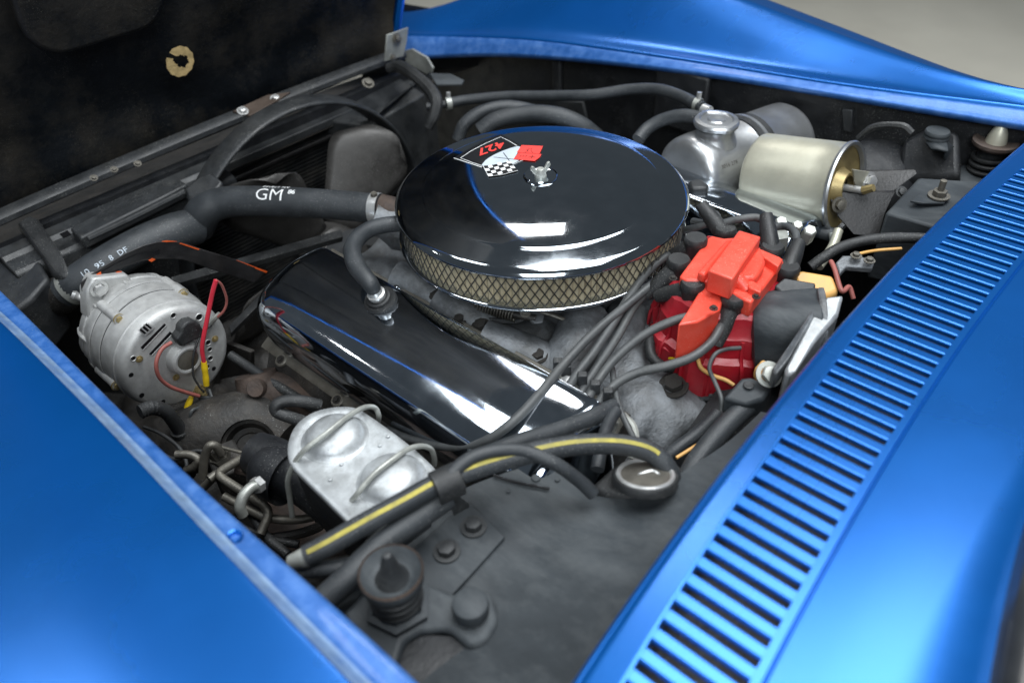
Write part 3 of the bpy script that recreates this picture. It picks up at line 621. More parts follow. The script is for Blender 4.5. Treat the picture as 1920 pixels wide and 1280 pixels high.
part('pulley', M().lathe([(.0, .165), (.034, .165), (.036, .16), (.026, .150), (.036, .140), (.036, .134), (0, .134)], AC, (0, 1, 0), 48), GRIME, al)
FY = AY-.0022
def fpoly(pts, dy=-.0014, base=0): return M().prism([UY(x, y, AY-base) for x, y in pts], (0, dy, 0))
def zoomA(x, y): return 100+x/4.74, 430+y/4.74
# vent openings (dark slots in raised frames)
for q in (((775, 1045), (985, 835), (1005, 850), (795, 1070)), ((850, 1105), (1035, 905), (1058, 925), (872, 1118))):
    pp = [zoomA(*p) for p in q]; part('vent_slot', fpoly(pp, -.0009, .0009), BLACKPRINT, al)
    m = M(); a, b = UY(*pp[3], AY-.001), UY(*pp[2], AY-.001); m.tube([a, b], .0012, 6, 1, True, True); part('vent_rib', m, ALU, al)
sq = [zoomA(750, 895), zoomA(830, 822), zoomA(888, 870), zoomA(805, 940)]
fr = part('vent_frame', fpoly(sq, -.0035, 0), ALU, al, bev=.0005)
cx_ = sum(p[0] for p in sq)/4; cy_ = sum(p[1] for p in sq)/4
part('vent_opening', fpoly([(cx_+(x-cx_)*.8, cy_+(y-cy_)*.8) for x, y in sq], -.0006, .0036), BLACKPRINT, fr)
for t in (.33, .66):
    a = V((*sq[0], 0)).lerp(V((*sq[1], 0)), t); b = V((*sq[3], 0)).lerp(V((*sq[2], 0)), t)
    part('vent_bar', M().tube([UY(a.x, a.y, AY-.0044), UY(b.x, b.y, AY-.0044)], .0008, 6, 1, True, True), ALU, fr)
# holes round the rim
for x, y, r in ((1060, 760, .0032), (1290, 775, .0042), (1370, 1000, .0034), (1385, 1060, .0030), (1390, 1140, .0034), (1365, 1215, .003), (1290, 1160, .002), (705, 1140, .0030)):
    px, py = zoomA(x, y); h = UY(px, py, AY)
    g = part('cooling_hole', M().lathe([(r*1.25, -.0008), (r*1.1, -.0022), (r*.95, -.0014), (r*.9, -.0009)], h, (0, 1, 0), 18), ALU, al)
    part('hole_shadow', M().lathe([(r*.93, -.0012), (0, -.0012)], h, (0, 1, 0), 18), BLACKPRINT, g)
for x, y, r in ((245, 702, .0030), (265, 740, .0032), (305, 752, .003), (400, 690, .003)):
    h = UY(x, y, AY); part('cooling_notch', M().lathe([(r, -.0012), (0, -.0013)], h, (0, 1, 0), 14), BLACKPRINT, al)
for x, y in ((261, 673), (403, 635), (330, 707)): bolt(al, UY(x, y, AY-.001), (0, -1, 0), .0028, GOLD, 'face_screw')
# gold through bolts seated in lugs on the drum
for ang, yb in ((118, .284), (187, .270), (48, .284), (-30, .284)):
    a = radians(ang); d = V((cos(a), 0, sin(a))); p = AC+d*.0705+V((0, yb-AY, 0))
    part('bolt_lug', M().tube([p+V((0, .045, 0))-d*.001, p+V((0, .004, 0))-d*.001, p-d*.001], .0068, 12, 2), ALU, al)
    bolt(al, p+V((0, .001, 0)), (0, -1, 0), .0044, GOLD)
# adjusting ear with bolt at the top left
e0 = U(170, 565, .775); EYy = AC.y+.092
ear = [UY(163, 548, EYy), UY(175, 522, EYy), UY(196, 520, EYy), UY(240, 515, EYy), UY(255, 535, EYy), UY(230, 570, EYy), UY(195, 600, EYy), UY(165, 600, EYy)]
part('mount_ear', M().prism(ear, (0, .022, 0)), ALU, al, bev=.003)
bolt(al, UY(185, 541, EYy-.001), (0, -1, 0), .0070, STEEL)
part('lower_ear', M().prism([AC+V((.02, .08, -.06)), AC+V((.05, .08, -.05)), AC+V((.06, .08, -.09)), AC+V((.03, .08, -.10))], (0, .03, 0)), ALU, al, bev=.004)
# rubber plug and terminal
plug = [zoomA(1030, 935), zoomA(1075, 880), zoomA(1080, 830), zoomA(1130, 780), zoomA(1190, 768), zoomA(1250, 800), zoomA(1285, 870), zoomA(1275, 910), zoomA(1080, 1005)]
part('rubber_plug', fpoly(plug, -.015, 0), RUBBER, al, bev=.003, seg=3)
part('terminal', M().lathe([(.0082, 0), (.0082, -.004), (.0055, -.0045), (.0055, -.010), (.0032, -.0105), (.0032, -.016), (0, -.016)], UY(372, 730, AY), (0, 1, 0), 6), GOLD, al, ang=20)
def wire(name, label, pts, r, mat, cat='wire', par=None, n=8, straight=False):
    return part(name, M().tube(pts, r, n, 8, True, straight), mat, par, label=label, cat=cat, ang=60)
yw = AY-.012
wire('plug_lead', 'faded red lead curving from the rubber plug across the alternator face', [UY(321, 642, yw), UY(303, 655, yw-.004), UY(293, 680, yw-.008), UY(298, 706, yw-.008), UY(318, 724, yw-.006), UY(345, 734, yw-.004), UY(373, 742, yw-.004)], .0024, FADEDRED)
rl = T('red_lead', 'bright red wire loop with a yellow crimp above the alternator', 'wire', UY(400, 560, AY-.03))
part('wire', M().tube([UY(383, 682, yw-.006), UY(379, 650, yw-.008), UY(388, 600, yw-.012), UY(398, 550, yw-.016), UY(405, 525, yw-.018)], .0027, 8, 8), REDWIRE, rl)
part('dark_tail', M().tube([UY(405, 525, yw-.018), UY(416, 535, yw-.016), UY(425, 562, yw-.012), UY(420, 582, yw-.008), UY(408, 594, yw)], .0016, 8, 8), FADEDRED, rl)
part('crimp_sleeve', M().tube([UY(382, 678, yw-.006), UY(385, 700, yw-.006), UY(387, 722, yw-.006)], [.0034, .0042, .0036, .0042, .0036], 12, 6), YELLOW, rl)
part('tail_terminal', M().tube([UY(412, 588, yw), UY(402, 598, yw+.004), UY(396, 606, yw+.008)], .0032, 8, 4), GALV, rl)
wire('black_lead', 'thin black lead running down the alternator face to its terminal', [UY(396, 610, yw+.006), UY(378, 625, yw), UY(364, 660, yw-.004), UY(362, 700, yw-.004), UY(372, 722, yw-.004), UY(382, 735, yw-.002)], .0014, RUBBER)
yc = T('ground_lead', 'short lead with a yellow crimp hanging below the alternator', 'wire', UY(352, 755, AY-.01))
part('crimp_sleeve', M().tube([UY(359, 744, yw), UY(349, 768, yw)], [.0030, .0040, .0040, .0034], 12, 6), YELLOW, yc)
part('wire', M().tube([UY(350, 766, yw), UY(338, 785, yw), UY(330, 800, yw)], .0018, 8, 4), OLDSTEEL, yc)
# harness in taped sleeve under the alternator
hs = T('taped_harness', 'black taped wiring harness branching below the alternator', 'wiring harness', UY(350, 800, .22))
YH = .21
tp = lambda x, y, d=0: UY(x, y, YH-d)
part('branch', M().tube([tp(262, 772), tp(285, 764), tp(312, 772), tp(330, 795), tp(345, 818)], .0085, 12, 8, corr=(.05, 1)), RUBBER, hs)
part('branch', M().tube([tp(388, 745, -.02), tp(386, 770, -.01), tp(388, 790), tp(380, 815), tp(365, 840), tp(355, 870)], .0095, 12, 8, corr=(.06, 1)), RUBBER, hs)
part('trunk', M().tube([tp(338, 805), tp(348, 825), tp(352, 850), tp(348, 890)], .0125, 12, 6, corr=(.03, 1)), RUBBER, hs)
part('thin_wire', M().tube([tp(392, 730, -.03), tp(397, 748, -.02), tp(390, 760, -.01), tp(362, 768), tp(356, 785), tp(352, 800), tp(345, 812)], .0020, 8, 6), WIRE, hs)
# bracket arm over the alternator
ab = T('alternator_bracket', 'black slotted alternator bracket arm chipped to orange paint', 'bracket', UY(330, 480, .34))
YB = .350
top = [zoomA(*p) for p in ((240, 470), (330, 400), (470, 310), (640, 210), (800, 140), (930, 108), (1060, 103), (1180, 125), (1350, 185), (1600, 260), (1900, 372))]
bot = [zoomA(*p) for p in ((255, 560), (350, 450), (500, 410), (640, 330), (790, 280), (900, 262), (1050, 262), (1160, 270), (1330, 330), (1560, 405), (1790, 475))]
yb = lambda i: YB-.012*max(0, i-6)/4
m = M(); m.rings([[UY(*t, yb(i)), UY(*t, yb(i)+.006), UY(*b, yb(i)+.006), UY(*b, yb(i))] for i, (t, b) in enumerate(zip(top, bot))], True, True)
part('arm', m, BRACKET, ab, bev=.0012)
sl = [zoomA(*p) for p in ((400, 395), (560, 300), (740, 222), (930, 178), (948, 195), (935, 215), (760, 262), (580, 345), (430, 415))]
part('slot', M().prism([UY(*p, YB-.0004) for p in sl], (0, -.0012, 0)), BLACKPRINT, ab)
for q in (((330, 435), (420, 375), (425, 395), (345, 440)), ((515, 408), (570, 372), (607, 372), (590, 395), (535, 412)), ((845, 275), (880, 255), (905, 265), (870, 288)), ((1560, 255), (1600, 262), (1640, 290), (1585, 295)), ((1130, 118), (1350, 190), (1560, 258), (1555, 265), (1340, 200), (1120, 126)), ((1620, 268), (1900, 372), (1890, 385), (1640, 285)), ((960, 106), (1010, 98), (1100, 106), (1000, 112))):
    part('paint_chip', M().prism([UY(*zoomA(*p), YB-.010*max(0, (p[0]-1060)/840)-.0014) for p in q], (0, -.0009, 0)), ORANGEPAINT, ab)
part('lower_strut', M().prism([UX(420, 640, -.30), UX(470, 660, -.29), UX(470, 700, -.29), UX(410, 712, -.31)], (0.01, .006, -.006)), GRIME, ab, bev=.002)
# thin fan belt runs
for k, (a, b) in enumerate((((320, 520, .70), (640, 430, .70)), ((430, 610, .66), (500, 540, .66)))):
    part('fan_belt', M().prism([U(*a), U(a[0]+3, a[1]+14, a[2]), U(b[0]+3, b[1]+14, b[2]), U(*b)], (0, .004, -.010)), RUBBER, None, label=('long fan belt run passing above the alternator' if k == 0 else 'short belt run between alternator and valve cover'), cat='belt')

# ---- radiator hoses
uh = T('upper_radiator_hose', 'fat black upper radiator hose printed GM with a bright clamp', 'radiator hose', U(560, 385, .77))
hz = .775
hp = [U(712, 392, hz), U(660, 387, hz), U(600, 382, hz), U(540, 379, hz), U(470, 377, hz-.002), U(420, 380, hz-.006), U(385, 395, hz-.016), U(368, 425, hz-.045)]
hr = .0205
part('tube', M().tube(hp, [hr, hr, hr, hr*1.02, hr*1.03, hr*1.05, hr*1.1, hr*1.2, hr*1.25], 28, 8), HOSE, uh, ang=60)
cp = U(705, 391, hz); ca = (U(700, 390.5, hz)-U(715, 391.8, hz)).normalized()
cl_ = part('clamp_band', M().lathe([(hr+.0002, -.0062), (hr+.0013, -.006), (hr+.0016, 0), (hr+.0013, .006), (hr+.0002, .0062)], cp, ca, 40), STEEL, uh)
part('clamp_screw', M().lathe([(0, .026), (.0042, .026), (.0046, .0235), (.0048, .019)], cp, (-.05, -.1, 1), 14), OLDSTEEL, cl_)
# lettering wrapped on the hose
axs = crom(hp, 8)
def onhose(path, x_along, y_around, rr, off, start, phi0, flip=1):
    # walk x_along metres from start along the path; y_around metres around it
    s = start+flip*x_along; acc = 0
    for a, b in zip(path, path[1:]):
        l = (b-a).length
        if acc+l >= s: break
        acc += l
    t = (b-a).normalized(); c = a+t*(s-acc); n = (Z_-t*t.z).normalized(); bb = t.cross(n)
    ph = phi0+flip*y_around/rr
    return c+(n*cos(ph)+bb*sin(ph))*(rr+off)
tw = (EYE-hp[4]).normalized()
t0 = (hp[5]-hp[3]).normalized(); n0 = (Z_-t0*t0.z).normalized(); b0 = t0.cross(n0)
phc = atan2(tw.dot(b0), tw.dot(n0)); sg = 1 if b0.dot(tw) > 0 else -1
L0 = 0
def gmfn(x, y): return onhose(axs, 0, 0, hr*1.03, .0006, .140-x, phc*.50-sg*(y)/hr)
def letter(body, size, sx, ph, spacing=1., bold=.0):
    def fn(x, y):
        return onhose(axs, 0, 0, hr*1.03, .0006, sx-x*1.1, ph-sg*y/hr)
    return fn
text('GM', .0250, letter('GM', .02, .1760, phc-sg*radians(6)), WHITEPRINT, uh, 'lettering', 1.0, -.00012)
text('86', .010, letter('86', .009, .1290, phc-sg*radians(34)), WHITEPRINT, uh, 'lettering', .9, .0002)
def upside(x, y): return onhose(axs, 0, 0, hr*1.03, .0006, .130+x, phc-sg*radians(78)+sg*y/hr)
text('AN 678166', .0075, upside, WHITEPRINT, uh, 'lettering', 1.15, .0001)
lh = T('lower_radiator_hose', 'black radiator hose printed with white characters behind the alternator', 'radiator hose', U(220, 480, .74))
lp = [U(122, 548, .715), U(150, 528, .728), U(185, 505, .738), U(230, 478, .745), U(275, 455, .748), U(325, 435, .748), U(365, 425, .738)]
lr = .0250
part('tube', M().tube(lp, [lr*.92, lr*.98, lr, lr, lr*1.02, lr*1.04, lr*1.04], 28, 8), HOSE, lh, ang=60)
lax = crom(lp, 8); tl = (lp[4]-lp[2]).normalized(); nl = (Z_-tl*tl.z).normalized(); bl = tl.cross(nl); twl = (EYE-lp[3]).normalized(); phl = atan2(twl.dot(bl), twl.dot(nl)); sl_ = 1 if bl.dot(twl) > 0 else -1
text('10  95  8  DF', .0098, lambda x, y: onhose(lax, 0, 0, lr*1.0, .0012, .040+x*1.0, phl-sl_*radians(2)-sl_*y/lr), SILVERPRINT, lh, 'lettering', 1.1, .0)
lca = (lp[0]-lp[1]).normalized(); lcp = U(138, 537, .722)
cb_ = part('clamp_band', M().lathe([(lr*.97, -.0075), (lr*.985, -.007), (lr*.985, .007), (lr*.97, .0075)], lcp, lca, 40), GALV, lh)
part('clamp_screw', M().tube([U(134, 552, .742), U(152, 558, .735)], [.0055, .0062, .005], 12, 3, corr=(.12, 1)), STEEL, cb_)
part('neck', M().tube([lcp, U(110, 555, .705), U(70, 562, .69), U(45, 555, .68)], [lr*.95, lr*1.05, lr*1.05, lr], 24, 6), GRIME, lh)
"""
"""
# ---- distributor
DC = U(1368, 522, .825)
di = T('distributor', 'bright red distributor cap with eight black plug boots at the rear of the engine', 'distributor', V((DC.x, DC.y, .70)))
zd = lambda x, y: (1220+x/6.4, 400+y/6.4)
def zpoly(pts, z, down, f=zd): return M().prism([U(*f(x, y), z) for x, y in pts], (0, 0, -down))
part('lower_cap', M().lathe([(.0, .823), (.060, .823), (.064, .819), (.067, .800), (.070, .796), (.071, .772), (.078, .768), (.081, .745), (.080, .725), (.070, .722)], V((DC.x+.0, DC.y, 0)), (0, 0, 1), 56, wob=lambda a: 1+.06*(1 if sin(8*a) > .3 else 0)), REDLOW, di, ang=30)
part('base_ring', M().lathe([(.0, .728), (.082, .728), (.083, .720), (.078, .712), (.05, .70)], V((DC.x, DC.y, 0)), n=48), ALUDIRTY, di)
part('cover_plate', zpoly([(345, 755), (375, 710), (690, 285), (740, 265), (880, 295), (1000, 285), (1330, 425), (1560, 520), (1600, 570), (1350, 900), (1210, 1065), (1080, 1010), (860, 860), (640, 800), (420, 800)], .842, .020), REDCAP, di, bev=.0022)
part('coil_tower', zpoly([(690, 682), (1060, 198), (1325, 275), (985, 790)], .866, .026), REDCAP, di, bev=.0018)
part('tower_shoulder', zpoly([(560, 700), (905, 320), (1010, 270), (690, 690), (650, 735)], .852, .012), REDCAP, di, bev=.003)
part('tower_shoulder', zpoly([(1000, 770), (1310, 380), (1380, 560), (1360, 640), (1270, 770), (1140, 770)], .853, .012), REDCAP, di, bev=.003)
part('terminal_block', zpoly([(1335, 510), (1420, 490), (1590, 545), (1530, 640)], .851, .012), REDCAP, di, bev=.0012)
part('terminal_block', zpoly([(1140, 770), (1345, 862), (1320, 950), (1180, 890)], .849, .010), REDCAP, di, bev=.0012)
part('cover_rib', M().tube([U(*zd(1015, 745), .851), U(*zd(1150, 915), .840)], [.0075, .008], 12, 2), REDCAP, di)
part('wire_channel', zpoly([(660, 800), (920, 880), (830, 1150), (560, 1300), (330, 1330), (430, 1180)], .834, .05), REDCAP, di, bev=.002)
part('front_lug', M().prism([U(1290, 625, .80), U(1340, 612, .80), U(1322, 655, .79), U(1278, 640, .79)], (0, 0, -.03)), REDLOW, di, bev=.002)
part('side_tab', M().prism([U(1236, 600, .78), U(1262, 560, .79), U(1275, 570, .79), U(1258, 665, .76), U(1235, 650, .76)], (.01, 0, -.01)), REDLOW, di, bev=.002)
for k in range(16):
    a = 2*pi*k/16; d = V((cos(a), sin(a), 0)); c0 = V((DC.x, DC.y, 0))
    part('moulded_rib', M().tube([c0+d*.0705+Z_*.794, c0+d*.0735+Z_*.772, c0+d*.0815+Z_*.762, c0+d*.0835+Z_*.728], .0022, 6, 3), REDLOW, di)
for x, y in ((1262, 522), (1338, 578), (1418, 556), (1388, 438)):
    bolt(di, U(x, y, .8425), (0, 0, 1), .0028, GRIME, 'latch_screw')
part('cover_seam', M().tube([U(*zd(x, y), .8225) for x, y in ((335, 760), (690, 280), (890, 290), (1340, 425), (1605, 575), (1350, 905), (1210, 1070), (860, 865), (640, 805), (415, 805))], .0012, 6, 1, closed=True, straight=True), REDLOW, di)
tow = {'a': (1305, 447, .848), 'b': (1273, 487, .842), 'c': (1299, 530, .838), 'd': (1376, 556, .838), 'e': (1449, 462, .842), 'f': (1478, 500, .838), 'g': (1395, 425, .842), 'h': (1360, 428, .835)}
BOOTS = {}
def boot(par, key, to, r=.0130, L=.022):
    p = U(*tow[key]); d = (U(*to)-p).normalized(); m = M()
    b = part('boot', m.lathe([(.0, .002), (r*.86, .002), (r, -.001), (r, -.007), (r*.9, -.009), (r*.95, -.035)], p, (0, 0, 1), 24), RUBBER, par)
    q = p-Z_*.009
    part('boot_arm', M().tube([q, q+d*.012, q+d*.030, q+d*.046], [r*.72, r*.78, r*.70, r*.55], 14, 3), RUBBER, b)
    return q+d*.040
SW = 'spark plug wires leaving the distributor'
def spark(key, lab, pts, first=None, r=.0048):
    t = T('spark_plug_wire', lab, 'spark plug wire', U(*pts[len(pts)//2]), SW)
    if key:
        s = boot(t, key, first); P = [s]+[U(*p) for p in pts]
    else: P = [U(*p) for p in pts]
    part('sleeve', M().tube(P, r, 12, 8), WIRE, t, ang=60); return t
spark('a', 'spark plug wire from the rearmost tall boot beside the air cleaner rim', [(1250, 480, .822), (1215, 508, .815), (1180, 556, .806), (1148, 608, .797), (1112, 662, .788), (1080, 704, .783), (1048, 755, .780), (1008, 806, .77), (985, 848, .75)], (1270, 465, .83))
spark('b', 'longest spark plug wire looping down over the end of the valve cover', [(1222, 534, .812), (1180, 568, .806), (1115, 622, .80), (1056, 684, .793), (1020, 728, .792), (985, 768, .790), (950, 800, .785), (915, 824, .772), (880, 836, .755), (820, 835, .735), (765, 822, .715), (728, 806, .70)], (1242, 515, .826))
spark('c', 'spark plug wire from the low front boot lying left of the red cap', [(1225, 541, .806), (1190, 572, .796), (1158, 630, .785), (1112, 700, .776), (1080, 752, .772), (1052, 800, .765), (1030, 840, .75)], (1245, 540, .818))
spark(None, 'spark plug wire arching in front of the red cap from the black motor', [(1412, 578, .812), (1375, 584, .818), (1330, 589, .820), (1270, 599, .815), (1210, 626, .804), (1160, 666, .792), (1125, 708, .782), (1095, 760, .775), (1070, 805, .76), (1055, 845, .74)])
spark('d', 'spark plug wire from the boot on the front corner sweeping low past the red cap', [(1352, 612, .812), (1335, 640, .808), (1300, 668, .802), (1250, 686, .795), (1200, 697, .788), (1160, 716, .782), (1130, 745, .776), (1100, 790, .765), (1075, 835, .745)], (1362, 590, .822))
spark('e', 'spark plug wire hooking over behind the red cap from the far corner', [(1440, 420, .845), (1418, 408, .846), (1380, 412, .842), (1340, 422, .83), (1300, 415, .81)], (1446, 440, .85), .0045)
spark('f', 'spark plug wire rising from the boot beside the orange connector', [(1494, 455, .838), (1490, 435, .838), (1470, 424, .828), (1430, 430, .82)], (1490, 470, .845), .0045)
spark('h', 'spark plug wire running from behind the red cap under the air cleaner', [(1345, 408, .838), (1310, 425, .825), (1280, 432, .81)], (1350, 415, .84), .0045)
# wire loom with clips on a bright bracket
lo_ = T('wire_loom', 'small black clip loom holding spark plug wires on a bright bracket', 'wire loom', U(1090, 715, .77))
part('mount_bracket', M().prism([U(1048, 703, .772), U(1066, 712, .772), U(1110, 736, .772), U(1100, 748, .772), U(1046, 722, .772)], (0, 0, -.002)), GALV, lo_, bev=.0006)
for x, y in ((1046, 684), (1062, 693), (1092, 710), (1116, 726), (1140, 740)):
    c = U(x, y, .783); part('clip', M().box(c, (.010, .008, .015), frame((.5, -.6, 0))), BLACKP, lo_, bev=.0012)
bolt(lo_, U(1063, 716, .775), (-.3, 0, 1), .005, STEEL)

# ---- wiper motor and connectors on the firewall
wmo = T('wiper_motor', 'black cylindrical wiper motor with a pale aluminium flange on the firewall', 'wiper motor', U(1470, 640, .76))
a0, a1 = U(1418, 625, .790), U(1528, 622, .800)
axm = (a1-a0).normalized()
part('motor_can', M().lathe([(0, -.006), (.020, -.006), (.036, -.002), (.041, .006), (.043, .02), (.043, .062), (.041, .064)], a0, axm, 40, wob=lambda a: 1+.10*cos(4*a+.5)), SHELF, wmo, ang=40)
part('flange', M().lathe([(.040, .060), (.0445, .061), (.0455, .063), (.0455, .067), (.042, .068)], a0, axm, 40), ALUDIRTY, wmo)
part('gear_housing', M().prism([U(1522, 592, .838), U(1548, 556, .842), U(1582, 552, .842), U(1572, 590, .838), U(1528, 640, .834), U(1492, 695, .826), U(1474, 705, .82), U(1472, 690, .82)], (0, 0, -.06)), WHITEALU, wmo, bev=.003)
part('flange_tail', M().prism([U(1484, 640, .836), U(1535, 560, .842), U(1550, 562, .842), U(1522, 600, .838), U(1480, 668, .828), U(1455, 702, .816), U(1446, 692, .816)], (0, 0, -.02)), ALUDIRTY, wmo, bev=.002)
part('terminal_tab', M().prism([U(1412, 690, .79), U(1432, 668, .80), U(1450, 690, .79), U(1428, 712, .78)], (0, 0, -.012)), ORANGEPL, wmo, bev=.003)
bolt(wmo, U(1441, 702, .800), (-.4, -.5, .8), .0085, GALV)
gb = T('junction_block', 'grey junction block with a peg hole in front of the wiper motor', 'junction block', U(1400, 735, .77))
part('block', M().prism([U(1356, 745, .785), U(1390, 708, .79), U(1408, 706, .79), U(1450, 722, .79), U(1432, 748, .785), U(1400, 757, .785)], (0, 0, -.022)), SHELF, gb, bev=.003)
part('peg', M().lathe([(.0055, .0006), (.0045, .0012), (0, .0008)], U(1404, 722, .790), n=14), BLACKP, gb)
oc = T('orange_connector', 'weathered orange plastic connector with black plug by the red cap', 'connector', U(1530, 530, .80))
part('housing', M().prism([U(1488, 518, .825), U(1500, 505, .828), U(1562, 515, .828), U(1575, 545, .82), U(1535, 560, .815), U(1500, 545, .82)], (0, 0, -.022)), ORANGEPL, oc, bev=.004, seg=3)
part('black_plug', M().prism([U(1452, 535, .832), U(1470, 520, .834), U(1530, 530, .832), U(1528, 548, .828), U(1470, 553, .826)], (0, 0, -.014)), BLACKP, oc, bev=.002)
part('lower_tab', M().prism([U(1498, 555, .812), U(1545, 548, .815), U(1550, 562, .812), U(1510, 566, .81)], (0, 0, -.02)), ORANGEPL, oc, bev=.002)
hose('pink_wire', 'faded pink wire bending down behind the orange connector', 'wire', [(1558, 490, .83), (1565, 505, .83), (1578, 545, .822), (1592, 538, .82), (1600, 560, .81)], .0026, FADEDRED)
hose('thin_wire', 'thin grey wire curling round the front of the red cap', 'wire', [(1388, 652, .795), (1360, 655, .80), (1340, 665, .80), (1330, 690, .79), (1340, 715, .78), (1352, 745, .775), (1352, 770, .765)], .0022, WIRE)
hose('tan_wire', 'tan wire running along the foot of the red cap', 'wire', [(1308, 672, .775), (1315, 690, .768), (1335, 703, .762), (1360, 712, .758), (1376, 722, .755)], .0022, ORANGEPL)
hose('yellow_wire', 'short yellow green wire at the foot of the red cap', 'wire', [(1298, 650, .78), (1292, 662, .778), (1272, 672, .77), (1255, 672, .76)], .0016, YELLOW)
bz = T('firewall_bracket', 'grey ribbed bracket with two nubs behind the orange connector', 'bracket', U(1600, 490, .80))
part('bridge', M().prism([U(1566, 492, .815), U(1580, 478, .82), U(1612, 478, .82), U(1640, 490, .82), U(1636, 502, .818), U(1588, 498, .815), U(1575, 512, .812)], (0, 0, -.008)), ALUDIRTY, bz, bev=.002)
for x, y in ((1605, 480), (1630, 489)): bolt(bz, U(x, y, .824), (0, 0, 1), .004, OLDSTEEL)
hose('firewall_cable', 'black cable arching from the firewall under the cowl edge', 'cable', [(1520, 500, .79), (1545, 482, .80), (1580, 462, .81), (1640, 448, .818), (1710, 446, .82), (1760, 450, .82)], .0062, RUBBER)
hose('copper_wire', 'thin copper coloured wire below the arching cable', 'wire', [(1600, 478, .822), (1640, 470, .82), (1690, 466, .82)], .0018, ORANGEPL)
hose('corrugated_conduit', 'dark corrugated conduit beside the red cap', 'conduit', [(1228, 610, .762), (1218, 640, .76), (1222, 668, .755), (1240, 685, .75), (1262, 690, .745)], .0058, RUBBER, corr=(.09, 1), res=8)
hose('rear_hose', 'worn black hose dropping behind the engine below the cowl', 'hose', [(1420, 745, .77), (1385, 775, .77), (1350, 810, .765), (1310, 860, .755), (1285, 905, .745), (1275, 930, .74)], .0105, HOSE)
hose('rear_hose', 'smaller black hose crossing the dark bell housing', 'hose', [(1345, 775, .73), (1310, 810, .725), (1270, 840, .72), (1240, 865, .71)], .007, HOSE)
hose('copper_wire', 'bare copper coloured wire beside the black round cap', 'wire', [(1325, 822, .752), (1300, 838, .752), (1268, 858, .750)], .0017, ORANGEPL)

# ---- brake master cylinder
MZ = .775
mc = T('master_cylinder', 'brake master cylinder with a domed pale lid and two wire bails', 'master cylinder', U(680, 900, .72))
lidp = [(540, 850), (543, 822), (556, 796), (580, 776), (612, 765), (650, 762), (682, 772), (760, 828), (803, 866), (818, 884), (818, 905), (800, 930), (742, 968), (690, 993), (664, 990), (640, 965), (590, 915), (550, 875)]
L = crom([U(x, y, MZ) for x, y in lidp], 3, True)
cen = sum(L, V())/len(L)
sc_ = lambda k, dz: [cen+(p-cen)*k+Z_*dz for p in L]
lidm = M().rings([sc_(1.0, -.007), sc_(1.012, -.0045), sc_(1.012, -.0015), sc_(.995, .0), sc_(.90, .0006), sc_(.88, .0)], False, True); o_ = len(lidm.v); lidm.add(sc_(.88, .0), [list(range(len(L)))])
part('lid', lidm, WHITEALU, mc, ang=60)
for x, y in ((628, 822), (735, 900)):
    part('lid_dome', M().lathe([(.0335, -.0005), (.0315, .001), (.0295, .0015), (.0275, .006), (.0235, .0108), (.016, .0135), (.006, .0145), (0, .0147)], U(x, y, MZ), n=40), WHITEALU, mc, ang=60)
    for dx, dy in ((-30, -2), ): pass
for x, y in ((727, 818), (712, 835), (619, 899), (640, 870)): part('lid_rivet', M().lathe([(.0022, 0), (.0018, .0012), (0, .0016)], U(x, y, MZ+.0006), n=10), WHITEALU, mc)
body = [cen+(p-cen)*.95-Z_*.008 for p in L]
part('reservoir', M().rings([body, [p-Z_*.02 for p in body], [cen+(p-cen)*.90-Z_*.07 for p in L], [cen+(p-cen)*.80-Z_*.10 for p in L]], True, True), BAY, mc, ang=50)
part('gasket', M().rings([sc_(.99, -.0065), sc_(1.005, -.0075), sc_(.99, -.0095)], False, True), RUBBER, mc)
for pts in ([(538, 900, .735), (543, 940, .71), (547, 965, .695)], ):
    pass
part('bail', M().tube([U(548, 968, .70), U(543, 930, .725), U(540, 900, .748), (U(552, 868, .772)), U(575, 840, .788), U(615, 810, .795), U(650, 782, .792), U(682, 764, .784), U(702, 764, .774), U(710, 778, .764), U(709, 792, .752)], .0027, 10, 8), GALV, mc)
part('bail', M().tube([U(650, 992, .72), U(650, 972, .745), U(655, 945, .764), U(668, 928, .782), U(700, 890, .793), U(735, 862, .794), U(765, 842, .788), U(790, 836, .78), U(808, 842, .77), U(814, 858, .758), U(814, 872, .748)], .0027, 10, 8), GALV, mc)
part('cylinder_bore', M().tube([U(480, 850, .70), U(520, 868, .70), U(600, 920, .695), U(700, 1000, .69)], [.024, .026, .026, .026], 24, 4), BAY, mc)
part('front_boss', M().lathe([(0, .0), (.020, .0), (.026, .006), (.030, .02), (.030, .04)], U(488, 872, .70), (.2, -.9, .0), 28), BAY, mc)
part('outlet_fitting', M().tube([U(488, 905, .72), U(478, 912, .722)], [.0085, .0085], 6, 2), STEEL, mc)
hose('brake_line', 'bright bent brake line stub at the front of the master cylinder', 'brake line', [(484, 908, .722), (470, 914, .724), (456, 930, .722), (450, 950, .715), (455, 965, .705)], .0055, GALV)
BL = 'steel brake lines below the master cylinder'
def hardline(lab, pts, r=.0048):
    P = [U(*p) for p in pts]; Q = [P[0]]
    for a, b, c in zip(P, P[1:], P[2:]):
        k = .012; u, v = (a-b), (c-b); Q += [b+u.normalized()*min(k, u.length*.4), b+(u.normalized()+v.normalized())*k*.22, b+v.normalized()*min(k, v.length*.4)]
    Q.append(P[-1]); part('brake_line', M().tube(Q, r, 10, 4), OLDSTEEL, None, label=lab, cat='brake line', group=BL, ang=60)
hardline('dull steel line making a sharp elbow left of the master cylinder', [(484, 842, .70), (404, 888, .69), (470, 930, .68), (508, 955, .672), (488, 1000, .66)])
hardline('dull steel line crossing low beneath the bright stub', [(420, 930, .67), (500, 972, .66), (560, 975, .655), (600, 965, .65)])
hardline('dull steel line hooking over the hex fitting near the flange', [(380, 895, .67), (384, 846, .70), (400, 828, .71), (414, 850, .69)])
